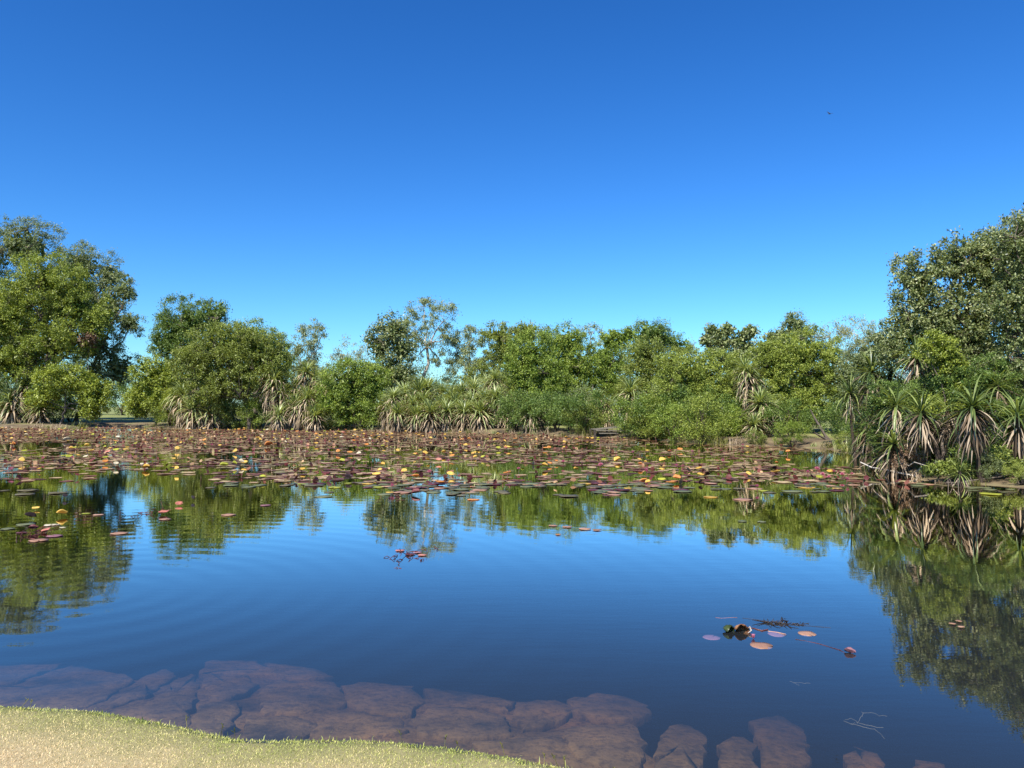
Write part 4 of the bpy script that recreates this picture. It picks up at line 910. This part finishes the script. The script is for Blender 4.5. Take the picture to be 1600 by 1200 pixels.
def fbm(x, y, sd=0):
    v = 0; a = 1; f = .22
    for o in range(4): v = v+a*np.sin(x*f+sd+3*np.sin(y*f*.7+o+sd))*np.cos(y*f*1.9+sd*1.7+2*np.sin(x*f*.6+o)); a *= .6; f *= 2.1
    return v/1.8
front_x = [-300, 0, 100, 160, 210, 330, 450, 600, 720, 850, 980, 1100, 1200, 1300, 1380, 1480, 1560, 1640]
front_y = [752, 752, 748, 744, 745, 752, 758, 765, 768, 766, 768, 766, 768, 764, 762, 766, 768, 770]
def density(x, y):
    px, py = proj(x, y, 0); fy = np.interp(px, front_x, front_y)+6*np.sin(px*.021)+4*np.sin(px*.053+1)
    d = .80*ss(fy+3, fy-5, py)                                    # carpet
    nz = fbm(x, y, 1.3); d = d*np.clip(.76+.95*nz, .0, 1.15)
    d += .10*ss(fy+32, fy+2, py)*(nz > .0)*ss(1300, 1100, px)      # sparse fringe
    d += .12*ss(822, 800, py)*ss(780, 790, py)*ss(200, 150, px)    # nearest left cluster
    op = np.exp(-((px-1290)/60)**2-((py-715)/16)**2); d *= 1-1.0*np.clip(op*1.4, 0, 1)    # open water below the leaning trunk
    op = np.exp(-((px-50)/75)**2-((py-700)/12)**2); d *= 1-.75*np.clip(op*1.3, 0, 1)
    op = np.exp(-((px-265)/50)**2-((py-712)/7)**2); d *= 1-.7*np.clip(op*1.3, 0, 1)
    op = np.exp(-((px-1040)/110)**2-((py-694)/6)**2); d *= 1-.7*np.clip(op*1.3, 0, 1)
    d *= np.where(px > 1345, ss(742, 758, py)*.95, 1)
    d *= ss(1600, 1560, px)*.9+.1*(px < 1600)
    return d
n0 = 60000
x = rng.uniform(-62, 22, n0); y = 17+(75-17)*rng.random(n0)
# keep uniform in area
d_ = density(x, y); sd = sdf(x, y); keep = (rng.random(n0) < d_*.80) & (sd < -.5) & (np.abs(proj(x, y, 0)[0]-800) < 1150)
x, y = x[keep], y[keep]; px, py = proj(x, y, 0)
r = np.clip(rng.normal(.155, .04, len(x)), .06, .25); order = np.argsort(y)
cols = ['olive-brown', 'maroon', 'grey-green', 'tan-pink', 'yellow-green', 'yellow', 'orange']
def zone(px):
    for a, b in ((90, 'at the left photo edge'), (230, 'below the grassy gap'), (400, 'below the slanting mangrove trunk'), (520, 'below the left pandanus group'), (620, 'below the rounded bright shrub'),
                 (800, 'below the central pandanus thicket'), (920, 'below the feathery green tree'), (1040, 'below the wooden landing'), (1170, 'below the broad olive-yellow bush'), (1330, 'below the leaning bare trunk')):
        if px < a: return b
    return 'in the strip before the right bank'
nind = 235
vis = [i for i in order if -20 < px[i] < 1620][:nind]; visset = set(int(i) for i in vis)
for i in vis:
    c = rng.choice(cols, p=[.33, .13, .30, .17, .04, .02, .01]); dep = 'off the front of' if py[i] > np.interp(px[i], front_x, front_y)-1 else 'in the front of'
    lily(float(x[i]), float(y[i]), float(r[i]), 'flat', str(c), f'{c} lily pad {dep} the carpet, {zone(px[i])}', lift=.010+.012*rng.random(), group='flat lily pads at the front of the carpet')
rest = np.array([i for i in order if int(i) not in visset])
# the rest: one carpet, each pad its own little disc
def scatter(px_, srcV, srcF, x, y, z, r, rz, tx=None, ty=None):
    V = np.asarray(srcV, float)[None]*r[:, None, None]
    if tx is not None:
        c, s = np.cos(tx)[:, None], np.sin(tx)[:, None]; yy = V[..., 1]*c-V[..., 2]*s; zz = V[..., 1]*s+V[..., 2]*c; V = np.stack([V[..., 0], yy, zz], -1)
    c, s = np.cos(rz)[:, None], np.sin(rz)[:, None]; X_ = V[..., 0]*c-V[..., 1]*s; Y_ = V[..., 0]*s+V[..., 1]*c
    return np.stack([X_+x[:, None], Y_+y[:, None], V[..., 2]+z[:, None]], -1)
def carpet(name, k, wav, x, y, z, r, mat, tx=None, dome=0):
    Vs = []; Fs = []; o = 0
    for s_ in range(4):
        V, F = disc(k, wav, dome, .14, 0, 1, 40+s_); F = np.array(F); q = slice(s_, None, 4)
        if len(x[q]) == 0: continue
        A = scatter(None, V, F, x[q], y[q], z[q], r[q], rng.uniform(0, 6.28, len(x[q])), None if tx is None else tx[q]); n = A.shape[0]
        Fs.append((F[None]+np.arange(n)[:, None, None]*len(V)).reshape(-1, 3)+o); Vs.append(A.reshape(-1, 3)); o += n*len(V)
    return tag(mk(name, np.concatenate(Vs), np.concatenate(Fs), mat), kind='stuff')
def m_carpet(name, stops, rough=.5, spec=.22, trans=.1):
    m, t, out = newmat(name); g = N(t, 'ShaderNodeNewGeometry'); n = noise(t, .35, 3); a = N(t, 'ShaderNodeMath', operation='MULTIPLY_ADD', use_clamp=True)
    t.links.new(n, a.inputs[0]); a.inputs[1].default_value = .9
    b = N(t, 'ShaderNodeMath', operation='ADD'); t.links.new(g.outputs['Random Per Island'], b.inputs[0]); b.inputs[1].default_value = -.45; t.links.new(b.outputs[0], a.inputs[2])
    c = ramp(t, stops, a.outputs[0])
    p = N(t, 'ShaderNodeBsdfPrincipled'); t.links.new(c, p.inputs['Base Color']); p.inputs['Roughness'].default_value = rough; p.inputs['Specular IOR Level'].default_value = spec
    tr = N(t, 'ShaderNodeBsdfTranslucent'); t.links.new(c, tr.inputs[0]); mx = N(t, 'ShaderNodeMixShader'); mx.inputs[0].default_value = trans
    t.links.new(p.outputs[0], mx.inputs[1]); t.links.new(tr.outputs[0], mx.inputs[2]); t.links.new(mx.outputs[0], out.inputs[0]); return m
mc = m_carpet('carpet_pads', [(.0, (.07, .03, .015)), (.28, (.17, .06, .04)), (.48, (.21, .12, .06)), (.62, (.23, .20, .09)), (.82, (.38, .25, .13)), (1, (.5, .36, .19))])
carpet('lily_carpet', 10, .03, x[rest], y[rest], .008+.014*rng.random(len(rest)), r[rest], mc)
# upturned maroon leaves within the carpet
n1 = 26000; ux = rng.uniform(-62, 20, n1); uy = rng.uniform(19, 73, n1); dd = density(ux, uy); k = (rng.random(n1) < np.clip(dd-.25, 0, 1)*.60*(fbm(ux, uy, 4.2) > -.35)) & (sdf(ux, uy) < -.5)
ux, uy = ux[k], uy[k]; m_ = len(ux)
carpet('upturned_lily_leaves', 8, .12, ux, uy, .05+.05*rng.random(m_), rng.uniform(.035, .09, m_), m_carpet('upturned', [(0, (.04, .012, .014)), (.35, (.15, .035, .035)), (.6, (.22, .10, .06)), (.8, (.28, .22, .10)), (.93, (.48, .26, .15)), (1, (.6, .4, .2))], trans=.2), rng.uniform(.3, 1.5, m_)*rng.choice((-1, 1), m_), .2)
# bright raised leaves: individuals
cand = 9000; bx_ = rng.uniform(-55, 16, cand); by_ = rng.uniform(19, 70, cand); dd = density(bx_, by_); k = (rng.random(cand) < dd*.17*np.clip(1+1.2*fbm(bx_, by_, 7), .15, 2)) & (sdf(bx_, by_) < -.8)
bx_, by_ = bx_[k], by_[k]; o_ = np.argsort(by_); bx_, by_ = bx_[o_], by_[o_]; bpx, bpy_ = proj(bx_, by_, 0); ok = (bpx > -10) & (bpx < 1610); bx_, by_, bpx, bpy_ = bx_[ok], by_[ok], bpx[ok], bpy_[ok]
for i in range(min(290, len(bx_))):
    j = int(i*len(bx_)/min(290, len(bx_)))
    c = str(rng.choice(['yellow', 'orange', 'yellow-green', 'cream', 'pink'], p=[.50, .18, .20, .10, .02])); shp = str(rng.choice(['fold', 'cup']))
    dep = 'near the front' if bpy_[j] > 730 else 'midway back' if bpy_[j] > 700 else 'at the back'
    lily(float(bx_[j]), float(by_[j]), float(rng.uniform(.07, .125)), shp, c, f'{c} {"folded" if shp=="fold" else "cupped"} lily leaf raised {dep}, {zone(bpx[j])}', lift=.06+.06*rng.random(), group='bright raised lily leaves')
print('raised', len(bx_), 'pads', len(x))
# stalks with buds, and open pink flowers
tb = Tubes(); n2 = 4200; ux = rng.uniform(-60, 16, n2); uy = rng.uniform(20, 70, n2); k = (rng.random(n2) < density(ux, uy)*.45) & (sdf(ux, uy) < -.6)
for a, b in zip(ux[k], uy[k]):
    h = rng.uniform(.08, .3); q = rng.normal(0, .04, 2); tb.add([(a, b, -.02), (a+q[0]*.5, b+q[1]*.5, h*.8), (a+q[0]*.8, b+q[1]*.8, h*.84), (a+q[0], b+q[1], h)], [.008, .007, .018, .002], 4)
tag(tb.build('lily_stalks', plain('stalk', (.14, .05, .04), (.38, .16, .13), 3, .6)), kind='stuff')
mpet = plain('petal_pink', (.50, .10, .18), (.75, .34, .40), 8, .5, trans=.3); mstem = plain('flower_stem', (.12, .05, .04), (.25, .10, .08), 6, .6)
V = []; F = []; mi = []
for ring, (n, el, L) in enumerate(((8, .45, .09), (7, .95, .085), (5, 1.3, .07))):
    for i in range(n):
        az = i*6.283/n+ring*.4; d = np.array((math.cos(az)*math.cos(el), math.sin(az)*math.cos(el), math.sin(el))); s_ = np.array((-math.sin(az), math.cos(az), 0)); b = np.array((0, 0, .12)); k = len(V)
        V += [b+d*.01, b+d*L*.55+s_*.018, b+d*L, b+d*L*.55-s_*.018]; F.append((k, k+1, k+2, k+3)); mi.append(0)
tb = Tubes(); tb.add([(0, 0, -.03), (.003, 0, .05), (0, 0, .125)], [.006, .006, .008], 5); k = len(V); V += list(tb.V[0]); 
for f in tb.F[0]: F.append(tuple(int(q)+k for q in f)); mi.append(1)
fl = mk('pink_water_lily', V, F, mats=[mpet, mstem], midx=mi, data_only=True)
fpx = [(1183, 768), (1240, 742), (1262, 745), (1284, 748), (1302, 744), (1316, 749), (1330, 747), (1296, 752), (1275, 741), (810, 738), (655, 722), (700, 728), (672, 745), (512, 708), (480, 700), (235, 706), (200, 712), (145, 722), (112, 722), (70, 722),
       (600, 718), (580, 705), (612, 768), (20, 742), (760, 700), (880, 728), (940, 735), (990, 712), (1080, 712), (1110, 705), (1160, 700), (1200, 708), (1010, 745), (560, 700), (385, 720), (395, 712), (330, 700), (1130, 728), (1060, 735), (1322, 756)]
for i, (a, b) in enumerate(fpx):
    p = G(a, b); lab = 'pink water lily bud standing alone in front of the carpet at the right' if i == 0 else 'magenta water lily in the pink patch before the right bank' if 1235 < a and b > 738 else f'pink water lily on a short stem among the pads, {zone(a)}'
    tag(ob('pink_water_lily', fl, None, p, (rng.normal(0, .15), rng.normal(0, .15), rng.uniform(0, 6)), rng.uniform(.8, 1.3)), lab, 'water lily', 'pink water lilies on the pond')

# ------------------------------------------------------------------ near floating things
p = G(1152, 988); T = thing('curled_leaf', (p[0], p[1], 0), 'curled brown dead lily leaf with a dark green leaf tucked at its left, floating near', 'leaf'); T.scale = (1.25,)*3
def shell(a, b, c, n=14, m=7, open_=.5, flip=1, thick=.004):
    V = []; F = []
    for L in (1, 1-thick/min(a, b, c)):
        for i in range(m+1):
            ph = i/m*math.pi*open_
            for j in range(n+1): th = -1.9+3.8*j/n; V.append((a*L*math.sin(ph)*math.cos(th), b*L*math.sin(ph)*math.sin(th), c*L*math.cos(ph)*flip+.004*math.sin(5*th+ph*6)))
    q = (m+1)*(n+1)
    for i in range(m):
        for j in range(n):
            k = i*(n+1)+j; F.append((k, k+1, k+n+2, k+n+1)); F.append((q+k, q+k+n+1, q+k+n+2, q+k+1))
    for j in range(n): k = m*(n+1)+j; F.append((k, k+1, q+k+1, q+k))
    return np.array(V), F
V, F = shell(.07, .055, .055); o = mk('brown_leaf', V, F, plain('dead_leaf_brown', (.11, .045, .02), (.34, .17, .07), 25, .5), T, True); o.location = (.03, 0, 0); o.rotation_euler = (.5, .1, 1.6)
V, F = shell(.05, .045, .045); o = mk('green_leaf', V, F, plain('leaf_dark', (.012, .02, .008), (.05, .07, .02), 25, .3), T, True); o.location = (-.055, .01, .002); o.rotation_euler = (.3, -.3, 2.2)
tb = Tubes(); tb.add([(.08, .03, .01), (.093, .01, .035), (.09, -.03, .02), (.06, -.05, .01)], [.003, .006, .005, .002], 5); tb.build('pale_rim', M['palebark'], T)
def stem(pts, r, mat, name, label, z=.0015):
    r = r*.6; tb = Tubes(); P = np.array([G(a, b) for a, b in pts]); P[:, 2] = z+rng.normal(0, .002, len(P)); tb.add(P, np.full(len(P), r), 5); return tag(tb.build(name, mat), label, 'stem')
mst = plain('wet_stem', (.05, .015, .012), (.16, .05, .035), 10, .4)
stem([(1243, 999), (1262, 1002), (1280, 1006), (1296, 1011), (1312, 1016), (1320, 1020)], .0045, mst, 'floating_stem', 'long dark red stem leading to the crumpled purple leaf')
stem([(1166, 980), (1178, 982), (1190, 986), (1200, 984)], .009, mst, 'floating_stem', 'thick red-brown stem right behind the curled brown leaf')
stem([(1164, 984), (1172, 990), (1177, 996)], .005, mst, 'floating_stem', 'short stem joining the curled leaf to the pink bud')
stem([(1118, 965), (1128, 966), (1140, 965), (1152, 965)], .0025, plain('pinkstem', (.25, .12, .12), (.35, .2, .2), 10), 'floating_stem', 'dull pink stem floating above the curled brown leaf')
stem([(1160, 966), (1180, 968), (1200, 971), (1230, 976), (1262, 978), (1298, 981)], .002, M['darkwood'], 'floating_stem', 'thin stem running through the black twig tangle')
stem([(1200, 986), (1215, 988), (1228, 992)], .005, plain('orangestem', (.45, .2, .1), (.7, .5, .35), 20), 'floating_stem', 'orange and white scrap left of the half-sunk mauve pad')
tb = Tubes(); c0 = G(1214, 974)
for k in range(26):
    a = c0+np.array((rng.normal(0, .07), rng.normal(0, .05), 0)); e = a+np.array((rng.normal(0, .06), rng.normal(0, .05), rng.uniform(0, .03))); tb.add(curve(a, e, 3, .1), [.0045, .004, .002], 4)
c0 = G(1245, 975)
for k in range(10): a = c0+np.array((rng.normal(0, .06), rng.normal(0, .02), 0)); e = a+np.array((rng.normal(.03, .04), rng.normal(0, .02), .006)); tb.add(curve(a, e, 3, .1), [.003, .003, .002], 4)
tag(tb.build('twig_tangle', plain('wet_black', (.012, .008, .006), (.04, .028, .02), 10, .4)), 'black twiggy tangle floating behind the orange-pink near pad', 'twigs')
p = G(1177, 998); V = []; F = []
for i in range(7):
    az = i*.9; d = np.array((math.cos(az)*.4, math.sin(az)*.4, .9)); s_ = np.array((-math.sin(az), math.cos(az), 0)); k = len(V); V += [(0, 0, 0), d*.022+s_*.012, d*.045, d*.022-s_*.012]; F.append((k, k+1, k+2, k+3))
o = mk('lily_bud', V, F, mpet); o.location = tuple(p); tag(o, 'small bright pink bud floating between the curled leaf and the largest tan-pink pad', 'bud')
mweed = plain('pale_weed', (.12, .12, .08), (.26, .26, .19), 10, .7)
for (cx, cy, pts, lb) in ((1350, 1112, [[(1318, 1112), (1332, 1118), (1342, 1112), (1350, 1100), (1368, 1101), (1386, 1105)], [(1330, 1116), (1345, 1120), (1360, 1124), (1375, 1131), (1382, 1139)], [(1338, 1114), (1352, 1118), (1380, 1122)], [(1345, 1106), (1350, 1100), (1346, 1098)], [(1320, 1110), (1330, 1108), (1341, 1115)]], 'pale branching water weed just under the surface at the lower right'),
                          (1250, 1055, [[(1234, 1052), (1243, 1055), (1249, 1058)], [(1240, 1054), (1252, 1054), (1266, 1055)]], 'small pale scrap of weed under the surface below the near pads')):
    tb = Tubes()
    for pp in pts:
        P = np.array([G(a, b) for a, b in pp]); P[:, 2] = -.06
        for q in range(len(P)-1): tb.add(curve(P[q], P[q+1], 4, .06), [.0013]*4, 4)
    tag(tb.build('water_weed', mweed), lb, 'water weed')
for i, (a, b) in enumerate(((1488, 976), (1498, 972), (1502, 981))):
    p = G(a, b); lily(p[0], p[1], .03, 'flat', 'tan-pink', 'tiny tan leaf scrap floating on the dark reflection at the right', group='tiny leaf scraps at the right')
stem([(440, 852), (452, 848), (470, 851)], .006, mst, 'floating_stem', 'dark looped stem floating left of centre below the carpet') if False else None
for (cx, cy, n, lb) in ((225, 801, 12, 'curling dark stems tangled on open water left of the dusty-pink leaf'), (610, 778, 22, 'dark red stem tangle at the front edge of the carpet left of the tallest gum'), (60, 832, 18, 'dark stem tangle over the nearest left cluster'), (650, 868, 16, 'dark stems through the lone maroon clump')):
    c0 = G(cx, cy); T = thing('stem_tangle', c0, lb, 'stems')
    for k in range(n):
        a = np.array((rng.normal(0, .14), rng.normal(0, .3), .0)); e = a+np.array((rng.normal(0, .10), rng.normal(0, .16), rng.uniform(-.02, .02))); tb = Tubes(); tb.add(curve(a, e, 6, .12, rng.uniform(.0, .15)), [.0045]*6, 4); tb.build('stem', mst, T)
print('TRIANGLES', TRI[0])
